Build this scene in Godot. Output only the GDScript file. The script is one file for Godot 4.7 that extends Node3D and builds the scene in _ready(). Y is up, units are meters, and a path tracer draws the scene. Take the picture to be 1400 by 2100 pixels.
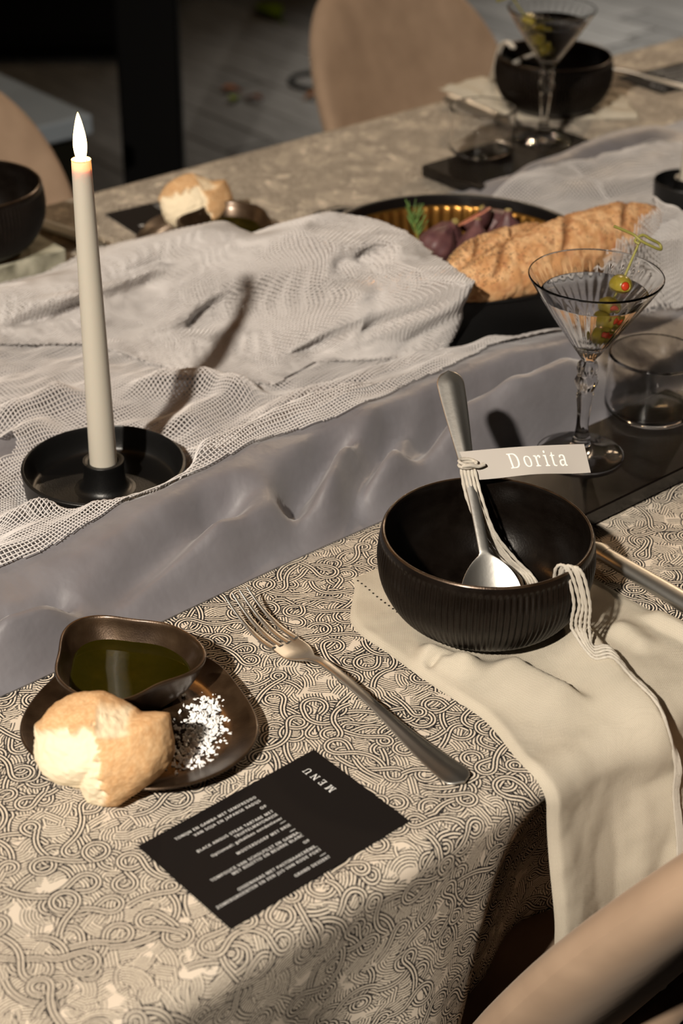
extends Node3D
# A dressed dinner table seen from above one corner. Units metres, y up; the table top lies at TABLE.
# The table runs along U (away to the right) and across along V (away to the left).

const TABLE := 0.74
const UX := Vector3(0.7604, 0.0, -0.6494)
const VX := Vector3(-0.6494, 0.0, -0.7604)
var rng := RandomNumberGenerator.new()
var M := {}
var used := {}


func _ready() -> void:
	rng.seed = 7
	camera_and_light()
	make_materials()
	build_setting()
	build_table()
	build_runner()
	build_net()
	build_front_place()
	build_back_places()
	build_dish_and_candles()
	build_chairs()


func camera_and_light() -> void:
	var cam := Camera3D.new()
	cam.name = "camera"
	cam.fov = 33.8
	cam.near = 0.05
	cam.far = 60.0
	cam.position = Vector3(0, TABLE + 0.742, 0)
	cam.basis = Basis(Vector3.RIGHT, deg_to_rad(-31.2)) * Basis(Vector3.BACK, deg_to_rad(0.6))
	var at := CameraAttributesPhysical.new()
	at.frustum_focal_length = 39.5
	at.frustum_focus_distance = 1.28
	at.exposure_aperture = 4.0
	cam.attributes = at
	cam.fov = 33.8
	add_child(cam)
	cam.current = true

	var e := Environment.new()
	e.background_mode = Environment.BG_COLOR
	e.background_color = Color(0.02, 0.02, 0.022)
	e.tonemap_mode = Environment.TONE_MAPPER_LINEAR
	e.tonemap_exposure = 1.0
	e.sdfgi_enabled = true
	e.ssao_enabled = true
	e.ssil_enabled = true
	var w := WorldEnvironment.new()
	w.name = "world_environment"
	w.environment = e
	add_child(w)

	ceiling_lamp("ceiling_spotlight", Vector3(-0.92, 2.72, 1.06), Vector3(0.02, TABLE, -1.42), Color(1.0, 0.955, 0.89), 14.8, 0.05, 25.0, 0.95, "black ceiling spotlight above the near end of the table")
	ceiling_lamp("ceiling_spotlight", Vector3(1.9, 2.72, -4.9), Vector3(0.45, TABLE, -1.9), Color(1.0, 0.87, 0.72), 3.5, 0.05, 24.0, 0.9, "black ceiling spotlight above the floor beyond the bread dish")
	ceiling_lamp("ceiling_spotlight", Vector3(0.2, 2.72, -4.6), Vector3(0.0, TABLE, -1.5), Color(1.0, 0.88, 0.74), 1.6, 0.05, 24.0, 0.9, "black ceiling spotlight above the grey planks behind the round chair")
	ceiling_lamp("ceiling_spotlight", Vector3(1.4, 2.72, -7.2), Vector3(1.1, 0.0, -4.6), Color(1.0, 0.97, 0.92), 11.0, 0.05, 28.0, 1.0, "cool white ceiling spotlight by the far wall")

	# a line of small bare bulbs hung across the room beyond the table
	for k in 7:
		bulb(Vector3(-1.9 + k * 0.62, 2.25 + 0.05 * absf(k - 3), -4.3 - 0.1 * k), k)
	for k in 4:
		bulb(Vector3(-2.3 + 0.15 * k, 2.3, -0.6 - k * 0.75), k + 7)


const NTH := ["first", "second", "third", "fourth", "fifth", "sixth", "last", "first", "second", "third", "last"]

func bulb(p: Vector3, k: int) -> void:
	var say: String = "small bare warm bulb, %s from the cupboard in the line beyond the table" % NTH[k]
	if k > 6: say = "small bare warm bulb, %s from the camera in the line past the candle" % NTH[k]
	var t := thing("hanging_bulb", say, "light bulb", p)
	var m := MB.new()
	m.tube([Vector3(0, 0.05, 0), Vector3(0, 2.995 - p.y, 0)], 0.003, 6)
	m.lathe([Vector2(0, 0.02), Vector2(0.014, 0.02), Vector2(0.014, 0.055), Vector2(0, 0.06)], 12)
	part(t, "cord_and_socket", m, mat(Color(0.02, 0.02, 0.02), 0.6))
	var glow := mat(Color(0.9, 0.85, 0.75), 0.5)
	glow.emission_enabled = true
	glow.emission = Color(1.0, 0.83, 0.62)
	glow.emission_energy_multiplier = 22.0
	m = MB.new()
	m.lathe(prof([Vector2(0, -0.045), Vector2(0.018, -0.038), Vector2(0.026, -0.018), Vector2(0.018, 0.006), Vector2(0.012, 0.02), Vector2(0, 0.021)], 4), 20)
	part(t, "glass_bulb", m, glow)
	var l := OmniLight3D.new()
	l.name = "bulb_light"
	l.light_color = Color(1.0, 0.85, 0.66)
	l.light_energy = 0.045
	l.light_size = 0.02
	l.omni_range = 14.0
	l.omni_attenuation = 2.0
	l.shadow_enabled = true
	l.position.y = -0.015
	t.add_child(l, true)


func ceiling_lamp(called: String, p: Vector3, aim: Vector3, c: Color, energy: float, size: float, cone: float, soft: float, label: String) -> void:
	var t := thing(called, label, "lamp", p)
	var dir := (aim - p).normalized()
	var b := Basis.looking_at(dir, Vector3.UP)
	var black := mat(Color(0.02, 0.02, 0.02), 0.5)
	var m := MB.new()
	m.xf = Transform3D(b * Basis(Vector3.RIGHT, PI / 2), Vector3.ZERO)
	m.lathe([Vector2(0.0, 0.16), Vector2(0.05, 0.16), Vector2(0.055, 0.155), Vector2(0.055, 0.0), Vector2(0.05, 0.0), Vector2(0.05, 0.02), Vector2(0.0, 0.02)], 24)
	part(t, "housing", m, black)
	m = MB.new()
	m.tube([Vector3(0, 0, 0) - dir * 0.12, Vector3(-dir.x * 0.12, 2.985 - p.y, -dir.z * 0.12)], 0.012, 8)
	part(t, "stem", m, black)
	var glow := mat(Color(0.9, 0.9, 0.9), 0.5)
	glow.emission_enabled = true
	glow.emission = c
	glow.emission_energy_multiplier = 6.0
	m = MB.new()
	m.xf = Transform3D(b * Basis(Vector3.RIGHT, PI / 2), Vector3.ZERO)
	m.lathe([Vector2(0.0, -0.002), Vector2(0.03, -0.002), Vector2(0.044, 0.004), Vector2(0.044, 0.012), Vector2(0.0, 0.012)], 24)
	part(t, "lamp_lens", m, glow)
	var l := SpotLight3D.new()
	l.name = "spot"
	l.basis = b
	l.position = dir * 0.02
	l.light_color = c
	l.light_energy = energy
	l.light_size = size
	l.spot_range = 12.0
	l.spot_attenuation = 2.0
	l.spot_angle = cone
	l.spot_angle_attenuation = soft
	l.shadow_enabled = true
	t.add_child(l, true)


# ---------------------------------------------------------------- helpers

func numbered(called: String) -> String:
	if not used.has(called):
		used[called] = 0
		return called
	used[called] += 1
	return "%s_%03d" % [called, used[called]]


func tag(o: Node3D, label := "", category := "", group := "", kind := "") -> void:
	if label: o.set_meta("label", label)
	if category: o.set_meta("category", category)
	if group: o.set_meta("group", group)
	if kind: o.set_meta("kind", kind)


func thing(called: String, label: String, category: String, at: Vector3, turn := 0.0, group := "") -> Node3D:
	var o := Node3D.new()
	o.name = numbered(called)
	add_child(o, true)
	o.position = at
	o.rotation.y = turn
	tag(o, label, category, group)
	return o


func part(parent: Node3D, called: String, m: MB, material: Material, kind := "") -> MeshInstance3D:
	var o := MeshInstance3D.new()
	o.name = called
	o.mesh = m.commit()
	o.material_override = material
	if kind: o.set_meta("kind", kind)
	parent.add_child(o, true)
	return o


func solo(called: String, m: MB, material: Material, label: String, category: String, at := Vector3.ZERO, turn := 0.0, kind := "") -> MeshInstance3D:
	var o := MeshInstance3D.new()
	o.name = numbered(called)
	o.mesh = m.commit()
	o.material_override = material
	add_child(o, true)
	o.position = at
	o.rotation.y = turn
	tag(o, label, category, "", kind)
	return o


func struct(called: String, m: MB, material: Material) -> MeshInstance3D:
	var o := MeshInstance3D.new()
	o.name = called
	o.mesh = m.commit()
	o.material_override = material
	add_child(o, true)
	o.set_meta("kind", "structure")
	return o


func copy_of(o: Node3D, label: String, at: Vector3, turn: float) -> Node3D:
	var base := String(o.name)
	var c := o.duplicate() as Node3D
	c.name = numbered(base)
	add_child(c, true)
	c.position = at
	c.rotation.y = turn
	c.set_meta("label", label)
	return c


func T(u: float, v: float, y := 0.0) -> Vector3:
	return UX * u + VX * v + Vector3(0, TABLE + y, 0)


func uv_of(p: Vector3) -> Vector2:
	return Vector2(p.x * UX.x + p.z * UX.z, p.x * VX.x + p.z * VX.z)


func W(p: Vector3) -> Vector3:
	return p + Vector3(0, TABLE, 0)


func sstep(a: float, b: float, x: float) -> float:
	var t := clampf((x - a) / (b - a), 0.0, 1.0)
	return t * t * (3.0 - 2.0 * t)


func noise(freq: float, s := 1, oct := 3, type := FastNoiseLite.TYPE_SIMPLEX_SMOOTH) -> FastNoiseLite:
	var n := FastNoiseLite.new()
	n.noise_type = type
	n.seed = s
	n.frequency = freq
	n.fractal_octaves = oct
	n.fractal_type = FastNoiseLite.FRACTAL_FBM
	return n


# smooth path through points
func spline(pts: Array, n: int) -> PackedVector3Array:
	var out := PackedVector3Array()
	var k := pts.size()
	for i in n + 1:
		var f := float(i) / n * (k - 1)
		var j := mini(int(f), k - 2)
		var t := f - j
		var p0: Vector3 = pts[maxi(j - 1, 0)]
		var p1: Vector3 = pts[j]
		var p2: Vector3 = pts[j + 1]
		var p3: Vector3 = pts[mini(j + 2, k - 1)]
		out.append(p1.cubic_interpolate(p2, p0, p3, t))
	return out


func prof(pts: Array, n := 6) -> Array:
	var out := []
	for i in pts.size() - 1:
		var p0: Vector2 = pts[maxi(i - 1, 0)]
		var p3: Vector2 = pts[mini(i + 2, pts.size() - 1)]
		for j in n:
			out.append((pts[i] as Vector2).cubic_interpolate(pts[i + 1], p0, p3, float(j) / n))
	out.append(pts[-1])
	return out


class MB:
	var p := PackedVector3Array()
	var nn := PackedVector3Array()
	var tt := PackedVector2Array()
	var cc := PackedColorArray()
	var ix := PackedInt32Array()
	var xf := Transform3D.IDENTITY
	var colored := false

	# f(a, b) -> Vector3 with a, b in 0..1; the outside is where d/da x d/db points
	func grid(nu: int, nv: int, f: Callable, cu := false, cv := false, flip := false, col: Variant = null) -> void:
		var base := p.size()
		var w := nv + 1
		var n := (nu + 1) * w
		var pos := PackedVector3Array()
		pos.resize(n)
		var nor := PackedVector3Array()
		nor.resize(n)
		for i in nu + 1:
			for j in w:
				pos[i * w + j] = f.call(float(i) / nu, float(j) / nv)
		if cu:
			for j in w: pos[nu * w + j] = pos[j]
		if cv:
			for i in nu + 1: pos[i * w + nv] = pos[i * w]
		for i in nu:
			for j in nv:
				var a := i * w + j
				var b := a + w
				var fn := (pos[b + 1] - pos[a]).cross(pos[a + 1] - pos[b])
				if flip: fn = -fn
				nor[a] += fn
				nor[b] += fn
				nor[a + 1] += fn
				nor[b + 1] += fn
				if flip:
					ix.append_array([base + a, base + b, base + b + 1, base + a, base + b + 1, base + a + 1])
				else:
					ix.append_array([base + a, base + b + 1, base + b, base + a, base + a + 1, base + b + 1])
		if cu:
			for j in w:
				var s := nor[j] + nor[nu * w + j]
				nor[j] = s
				nor[nu * w + j] = s
		if cv:
			for i in nu + 1:
				var s := nor[i * w] + nor[i * w + nv]
				nor[i * w] = s
				nor[i * w + nv] = s
		for j in [0, nv]:
			if pos[j].distance_squared_to(pos[(nu / 2) * w + j]) < 1e-12 and pos[j].distance_squared_to(pos[(nu / 3) * w + j]) < 1e-12:
				var s := Vector3.ZERO
				for i in nu + 1: s += nor[i * w + j]
				for i in nu + 1: nor[i * w + j] = s
		for k in n:
			p.append(xf * pos[k])
			nn.append((xf.basis * nor[k]).normalized())
			tt.append(Vector2(float(k / w) / nu, float(k % w) / nv))
			cc.append(col.call(float(k / w) / nu, float(k % w) / nv, pos[k]) if col != null else Color.WHITE)
		if col != null: colored = true

	# profile of Vector2(radius, height); going up = outside
	func lathe(profile: Array, seg: int, mod: Variant = null, col: Variant = null) -> void:
		var k := profile.size() - 1
		grid(seg, k, func(a: float, b: float) -> Vector3:
			var q: Vector2 = profile[roundi(b * k)]
			var r := q.x
			if mod != null: r = mod.call(a * TAU, q, roundi(b * k))
			return Vector3(cos(a * TAU) * r, q.y, -sin(a * TAU) * r), true, false, false, col)

	# lathe whose corners stay crisp: each corner of the profile gets a narrow chamfer
	func lathe_crisp(profile: Array, seg: int, bev := 0.0006) -> void:
		var out := [profile[0]]
		for i in range(1, profile.size() - 1):
			var a: Vector2 = profile[i - 1]
			var b: Vector2 = profile[i]
			var c: Vector2 = profile[i + 1]
			var d1 := minf(bev, a.distance_to(b) * 0.4)
			var d2 := minf(bev, c.distance_to(b) * 0.4)
			out.append(b + (a - b).normalized() * d1 * 1.6)
			out.append(b + (a - b).normalized() * d1)
			out.append(b + (c - b).normalized() * d2)
			out.append(b + (c - b).normalized() * d2 * 1.6)
		out.append(profile[-1])
		lathe(out, seg)

	# a tube along points; r is a number or func(t) -> radius; sq squashes it, sq_n is its flat direction
	func tube(pts: Array, r: Variant, seg := 8, flat_n := Vector3.ZERO, sq := 1.0, ends := true) -> void:
		var n := pts.size()
		var base := p.size()
		var prev := Vector3.ZERO
		for i in n:
			var d: Vector3 = ((pts[mini(i + 1, n - 1)] as Vector3) - (pts[maxi(i - 1, 0)] as Vector3)).normalized()
			var s: Vector3
			if flat_n != Vector3.ZERO:
				s = d.cross(flat_n).normalized()
			elif prev == Vector3.ZERO:
				s = d.cross(Vector3.UP if absf(d.y) < 0.9 else Vector3.RIGHT).normalized()
			else:
				s = (prev - d * prev.dot(d)).normalized()
			prev = s
			var q := s.cross(d)
			var rad: float = r.call(float(i) / (n - 1)) if r is Callable else r
			for k in seg:
				var g := TAU * k / seg
				var off := s * cos(g) + q * sin(g) * sq
				p.append(xf * ((pts[i] as Vector3) + off * rad))
				nn.append((xf.basis * (s * cos(g) * sq + q * sin(g))).normalized())
				tt.append(Vector2(float(k) / seg, float(i) / (n - 1)))
				cc.append(Color.WHITE)
		for i in n - 1:
			for k in seg:
				var a := base + i * seg + k
				var b := base + i * seg + (k + 1) % seg
				ix.append_array([a, b, b + seg, a, b + seg, a + seg])
		if ends:
			for e in [0, n - 1]:
				var d: Vector3 = ((pts[1] as Vector3) - (pts[0] as Vector3)) if e == 0 else ((pts[n - 1] as Vector3) - (pts[n - 2] as Vector3))
				var sgn := -1.0 if e == 0 else 1.0
				var c0 := p.size()
				p.append(xf * (pts[e] as Vector3))
				nn.append((xf.basis * d * sgn).normalized())
				tt.append(Vector2.ZERO)
				cc.append(Color.WHITE)
				for k in seg:
					p.append(p[base + e * seg + k])
					nn.append((xf.basis * d * sgn).normalized())
					tt.append(Vector2.ZERO)
					cc.append(Color.WHITE)
				for k in seg:
					var a := c0 + 1 + k
					var b := c0 + 1 + (k + 1) % seg
					if e == 0: ix.append_array([c0, b, a])
					else: ix.append_array([c0, a, b])

	# a box with chamfered edges
	func box(c: Vector3, s: Vector3, ch := 0.002, b := Basis.IDENTITY) -> void:
		var h := s / 2
		ch = minf(ch, minf(h.x, minf(h.y, h.z)) * 0.9)
		var faces := []
		for ax in 3:
			for sg in [-1.0, 1.0]:
				var n := Vector3.ZERO
				n[ax] = sg
				var e1 := Vector3.ZERO
				var e2 := Vector3.ZERO
				e1[(ax + 1) % 3] = 1.0
				e2[(ax + 2) % 3] = 1.0
				var q := []
				for k in [[-1, -1], [1, -1], [1, 1], [-1, 1]]:
					q.append(n * h + e1 * (h - Vector3.ONE * ch) * k[0] + e2 * (h - Vector3.ONE * ch) * k[1])
				faces.append([n, q])
		for f in faces: _poly(c, b, f[1], f[0])
		for ax in 3:
			var a1 := (ax + 1) % 3
			var a2 := (ax + 2) % 3
			for s1 in [-1.0, 1.0]:
				for s2 in [-1.0, 1.0]:
					var q := []
					for k in [[-1.0, 0], [1.0, 0], [1.0, 1], [-1.0, 1]]:
						var v := Vector3.ZERO
						v[ax] = k[0] * (h[ax] - ch)
						v[a1] = s1 * (h[a1] - (ch if k[1] == 1 else 0.0))
						v[a2] = s2 * (h[a2] - (ch if k[1] == 0 else 0.0))
						q.append(v)
					var n := Vector3.ZERO
					n[a1] = s1
					n[a2] = s2
					_poly(c, b, q, n.normalized())
		for sx in [-1.0, 1.0]:
			for sy in [-1.0, 1.0]:
				for sz in [-1.0, 1.0]:
					var sg := Vector3(sx, sy, sz)
					var q := []
					for ax in 3:
						var v := sg * (h - Vector3.ONE * ch)
						v[ax] = sg[ax] * h[ax]
						q.append(v)
					_poly(c, b, q, sg.normalized())

	func _poly(c: Vector3, b: Basis, q: Array, n: Vector3) -> void:
		var base := p.size()
		var fn := ((q[1] as Vector3) - (q[0] as Vector3)).cross((q[2] as Vector3) - (q[0] as Vector3))
		if fn.dot(n) > 0.0: q.reverse()
		for v in q:
			p.append(xf * (c + b * (v as Vector3)))
			nn.append((xf.basis * (b * n)).normalized())
			tt.append(Vector2((v as Vector3).x + (v as Vector3).y * 0.3, (v as Vector3).z + (v as Vector3).y))
			cc.append(Color.WHITE)
		for k in range(1, q.size() - 1): ix.append_array([base, base + k, base + k + 1])

	# a body that can be seen whole from its middle: the reach is taken along each direction
	func star(nu: int, nv: int, reach: Callable, col: Variant = null) -> void:
		grid(nu, nv, func(a: float, b: float) -> Vector3:
			var th := a * TAU
			var ph := (b - 0.5) * PI
			var d := Vector3(cos(th) * cos(ph), sin(ph), -sin(th) * cos(ph))
			return d * (reach.call(d) as float), true, false, false, col)

	func commit() -> ArrayMesh:
		var arr := []
		arr.resize(Mesh.ARRAY_MAX)
		arr[Mesh.ARRAY_VERTEX] = p
		arr[Mesh.ARRAY_NORMAL] = nn
		arr[Mesh.ARRAY_TEX_UV] = tt
		if colored: arr[Mesh.ARRAY_COLOR] = cc
		arr[Mesh.ARRAY_INDEX] = ix
		var m := ArrayMesh.new()
		m.add_surface_from_arrays(Mesh.PRIMITIVE_TRIANGLES, arr)
		return m


# heights over the table, kept on a grid in table coordinates
class HF:
	var u0: float
	var v0: float
	var d: float
	var nu: int
	var nv: int
	var h := PackedFloat32Array()

	func _init(a: float, b: float, c: float, e: float, step: float) -> void:
		u0 = a
		v0 = c
		d = step
		nu = int((b - a) / step) + 2
		nv = int((e - c) / step) + 2
		h.resize(nu * nv)

	func at(u: float, v: float) -> float:
		var x := clampf((u - u0) / d, 0.0, nu - 1.001)
		var y := clampf((v - v0) / d, 0.0, nv - 1.001)
		var i := int(x)
		var j := int(y)
		x -= i
		y -= j
		var k := i * nv + j
		return lerpf(lerpf(h[k], h[k + 1], y), lerpf(h[k + nv], h[k + nv + 1], y), x)

	func each(f: Callable) -> void:
		for i in nu:
			for j in nv:
				h[i * nv + j] = f.call(u0 + i * d, v0 + j * d, h[i * nv + j])

	# a fold along a line; wl and wr are its half widths on the two sides (v above and below the line)
	func fold(line: Array, wl: float, wr: float, amp: float, taper := 0.3) -> void:
		var total := 0.0
		for k in line.size() - 1: total += (line[k] as Vector2).distance_to(line[k + 1])
		var reach := maxf(wl, wr) * 2.6
		var lo: Vector2 = line[0]
		var hi: Vector2 = line[0]
		for q in line:
			lo = lo.min(q)
			hi = hi.max(q)
		for i in range(maxi(0, int((lo.x - reach - u0) / d)), mini(nu, int((hi.x + reach - u0) / d) + 1)):
			for j in range(maxi(0, int((lo.y - reach - v0) / d)), mini(nv, int((hi.y + reach - v0) / d) + 1)):
				var q := Vector2(u0 + i * d, v0 + j * d)
				var best := 1e9
				var side := 1.0
				var along := 0.0
				var run := 0.0
				for k in line.size() - 1:
					var a: Vector2 = line[k]
					var ab: Vector2 = (line[k + 1] as Vector2) - a
					var t := clampf((q - a).dot(ab) / ab.length_squared(), 0.0, 1.0)
					var gap := q - a - ab * t
					if gap.length_squared() < best:
						best = gap.length_squared()
						side = ab.cross(gap)
						along = (run + ab.length() * t) / total
					run += ab.length()
				var w := wl if side > 0.0 else wr
				if best < w * w * 6.5:
					var e := 1.0
					if taper > 0.0: e = smoothstep(0.0, taper, along) * smoothstep(0.0, taper, 1.0 - along)
					h[i * nv + j] += amp * e * exp(-best / (w * w))


# a smooth surface through scattered heights (thin plate)
class Plate:
	var pts: Array
	var c := []

	func _init(given: Array, soft := 0.0002) -> void:
		pts = given
		var n := pts.size()
		var m := n + 3
		var a := []
		for i in m:
			var row := PackedFloat64Array()
			row.resize(m + 1)
			if i < n:
				for j in n: row[j] = _k(Vector2(pts[i].x - pts[j].x, pts[i].y - pts[j].y).length_squared())
				row[i] += soft
				row[n] = 1.0
				row[n + 1] = pts[i].x
				row[n + 2] = pts[i].y
				row[m] = pts[i].z
			else:
				for j in n: row[j] = 1.0 if i == n else (pts[j].x if i == n + 1 else pts[j].y)
			a.append(row)
		for i in m:
			var best := i
			for r in range(i + 1, m):
				if absf(a[r][i]) > absf(a[best][i]): best = r
			var sw = a[i]
			a[i] = a[best]
			a[best] = sw
			var pr: PackedFloat64Array = a[i]
			for r in range(i + 1, m):
				var row: PackedFloat64Array = a[r]
				var f := row[i] / pr[i]
				if f != 0.0:
					for k in range(i, m + 1): row[k] -= f * pr[k]
					a[r] = row
		c.resize(m)
		for i in range(m - 1, -1, -1):
			var s: float = a[i][m]
			for k in range(i + 1, m): s -= a[i][k] * c[k]
			c[i] = s / a[i][i]

	func _k(r2: float) -> float:
		return 0.0 if r2 < 1e-12 else r2 * log(r2) * 0.5

	func at(u: float, v: float) -> float:
		var n := pts.size()
		var s: float = c[n] + c[n + 1] * u + c[n + 2] * v
		for i in n:
			var p: Vector3 = pts[i]
			var r2 := (p.x - u) * (p.x - u) + (p.y - v) * (p.y - v)
			if r2 > 1e-12: s += c[i] * r2 * log(r2) * 0.5
		return s


# ---------------------------------------------------------------- materials

func mat(c: Color, rough := 0.6, metal := 0.0) -> StandardMaterial3D:
	var m := StandardMaterial3D.new()
	m.albedo_color = c
	m.roughness = rough
	m.metallic = metal
	if rough > 0.65: m.metallic_specular = 0.25
	return m


func noise_image(size: int, freq: float, s: int, lo: float, hi: float, type := FastNoiseLite.TYPE_SIMPLEX_SMOOTH, oct := 4) -> Image:
	var n := noise(freq, s, oct, type)
	var im := n.get_seamless_image(size, size)
	im.convert(Image.FORMAT_L8)
	var d := im.get_data()
	for i in d.size(): d[i] = int(lerpf(lo, hi, d[i] / 255.0) * 255.0)
	return Image.create_from_data(size, size, false, Image.FORMAT_L8, d)


func tinted(im: Image, a: Color, b: Color) -> ImageTexture:
	var d := im.get_data()
	var o := PackedByteArray()
	o.resize(d.size() * 3)
	for i in d.size():
		var c := a.lerp(b, d[i] / 255.0)
		o[i * 3] = int(c.r * 255.0)
		o[i * 3 + 1] = int(c.g * 255.0)
		o[i * 3 + 2] = int(c.b * 255.0)
	return ImageTexture.create_from_image(Image.create_from_data(im.get_width(), im.get_height(), false, Image.FORMAT_RGB8, o))


func triplanar(m: StandardMaterial3D, per_metre: float, world := false) -> void:
	m.uv1_triplanar = true
	m.uv1_world_triplanar = world
	m.uv1_scale = Vector3.ONE * per_metre


func bumpy(m: StandardMaterial3D, im: Image, centimetres: float) -> void:
	m.heightmap_enabled = true
	m.heightmap_texture = ImageTexture.create_from_image(im)
	m.heightmap_scale = centimetres


func weave_image(size: int, n: int) -> Image:
	var d := PackedByteArray()
	d.resize(size * size)
	var r := RandomNumberGenerator.new()
	r.seed = 3
	var wa := []
	var wb := []
	for k in n:
		wa.append(r.randf_range(0.75, 1.0))
		wb.append(r.randf_range(0.75, 1.0))
	for y in size:
		for x in size:
			var fx := float(x) / size * n
			var fy := float(y) / size * n
			var over := (int(fx) + int(fy)) % 2 == 0
			var a := absf(sin(fx * PI)) * float(wa[int(fx) % n])
			var b := absf(sin(fy * PI)) * float(wb[int(fy) % n])
			d[y * size + x] = int(255.0 * (a if over else b))
	return Image.create_from_data(size, size, false, Image.FORMAT_L8, d)


# the printed tablecloth: ropes of two pale strands with dark outlines, looping over a tangle of single strands
func rope_print(size: int, tile: float) -> ImageTexture:
	var px := PackedByteArray()
	px.resize(size * size)
	px.fill(226)
	var k := size / tile / 1000.0
	var r := RandomNumberGenerator.new()
	r.seed = 21
	var single := PackedByteArray()
	var double := PackedByteArray()
	var hs := 1.45 * k
	for i in int(hs) + 2: single.append(236 if i < 0.72 * k else 24)
	var hd := 2.75 * k
	for i in int(hd * 2.0) + 2:
		var o := i * 0.5 / k
		double.append(24 if o < 0.46 else (240 if o < 1.80 else 24))
	for clump in 3300:
		var c := Vector2(r.randf(), r.randf()) * size
		var a := r.randf() * TAU
		var curve := r.randf_range(-1.0, 1.0) / (9.0 * k)
		var count := r.randi_range(3, 6)
		var steps := int(r.randf_range(9.0, 20.0) * k / 0.8)
		for b in count:
			var off := (b - count * 0.5) * 2.15 * k
			var p := c
			var h := a
			for i in steps:
				var d := Vector2(cos(h), sin(h))
				var nx := -d.y
				var ny := d.x
				p += d * 0.8
				h += curve * 0.8
				var o := -hs
				while o <= hs:
					px[(int(p.y + (o + off) * ny + size * 4.0) % size) * size + int(p.x + (o + off) * nx + size * 4.0) % size] = single[int(absf(o))]
					o += 0.9
	for path in 215:
		var p := Vector2(r.randf(), r.randf()) * size
		var h := r.randf() * TAU
		var sgn := 1.0 if r.randf() < 0.5 else -1.0
		var pieces := r.randi_range(3, 6)
		for piece in pieces:
			var len := 0.0
			var turn := 0.0
			if piece % 2 == 1:
				var rad := r.randf_range(4.2, 8.6) * k
				turn = sgn / rad
				len = rad * r.randf_range(4.6, 7.4)
			else:
				turn = -sgn / (r.randf_range(13.0, 45.0) * k)
				len = r.randf_range(12.0, 36.0) * k
				if r.randf() < 0.4: sgn = -sgn
			var cur := 0.0
			var n := int(len / 0.8)
			for i in n:
				cur = turn * minf(1.0, minf(i, n - i) / (n * 0.2 + 1.0))
				var d := Vector2(cos(h), sin(h))
				var nx := -d.y
				var ny := d.x
				p += d * 0.8
				h += cur * 0.8
				var o := -hd
				while o <= hd:
					px[(int(p.y + o * ny + size * 9.0) % size) * size + int(p.x + o * nx + size * 9.0) % size] = double[int(absf(o) * 2.0)]
					o += 0.85
	return tinted(Image.create_from_data(size, size, false, Image.FORMAT_L8, px), Color(0.03, 0.03, 0.045), Color(0.93, 0.875, 0.80))


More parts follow.
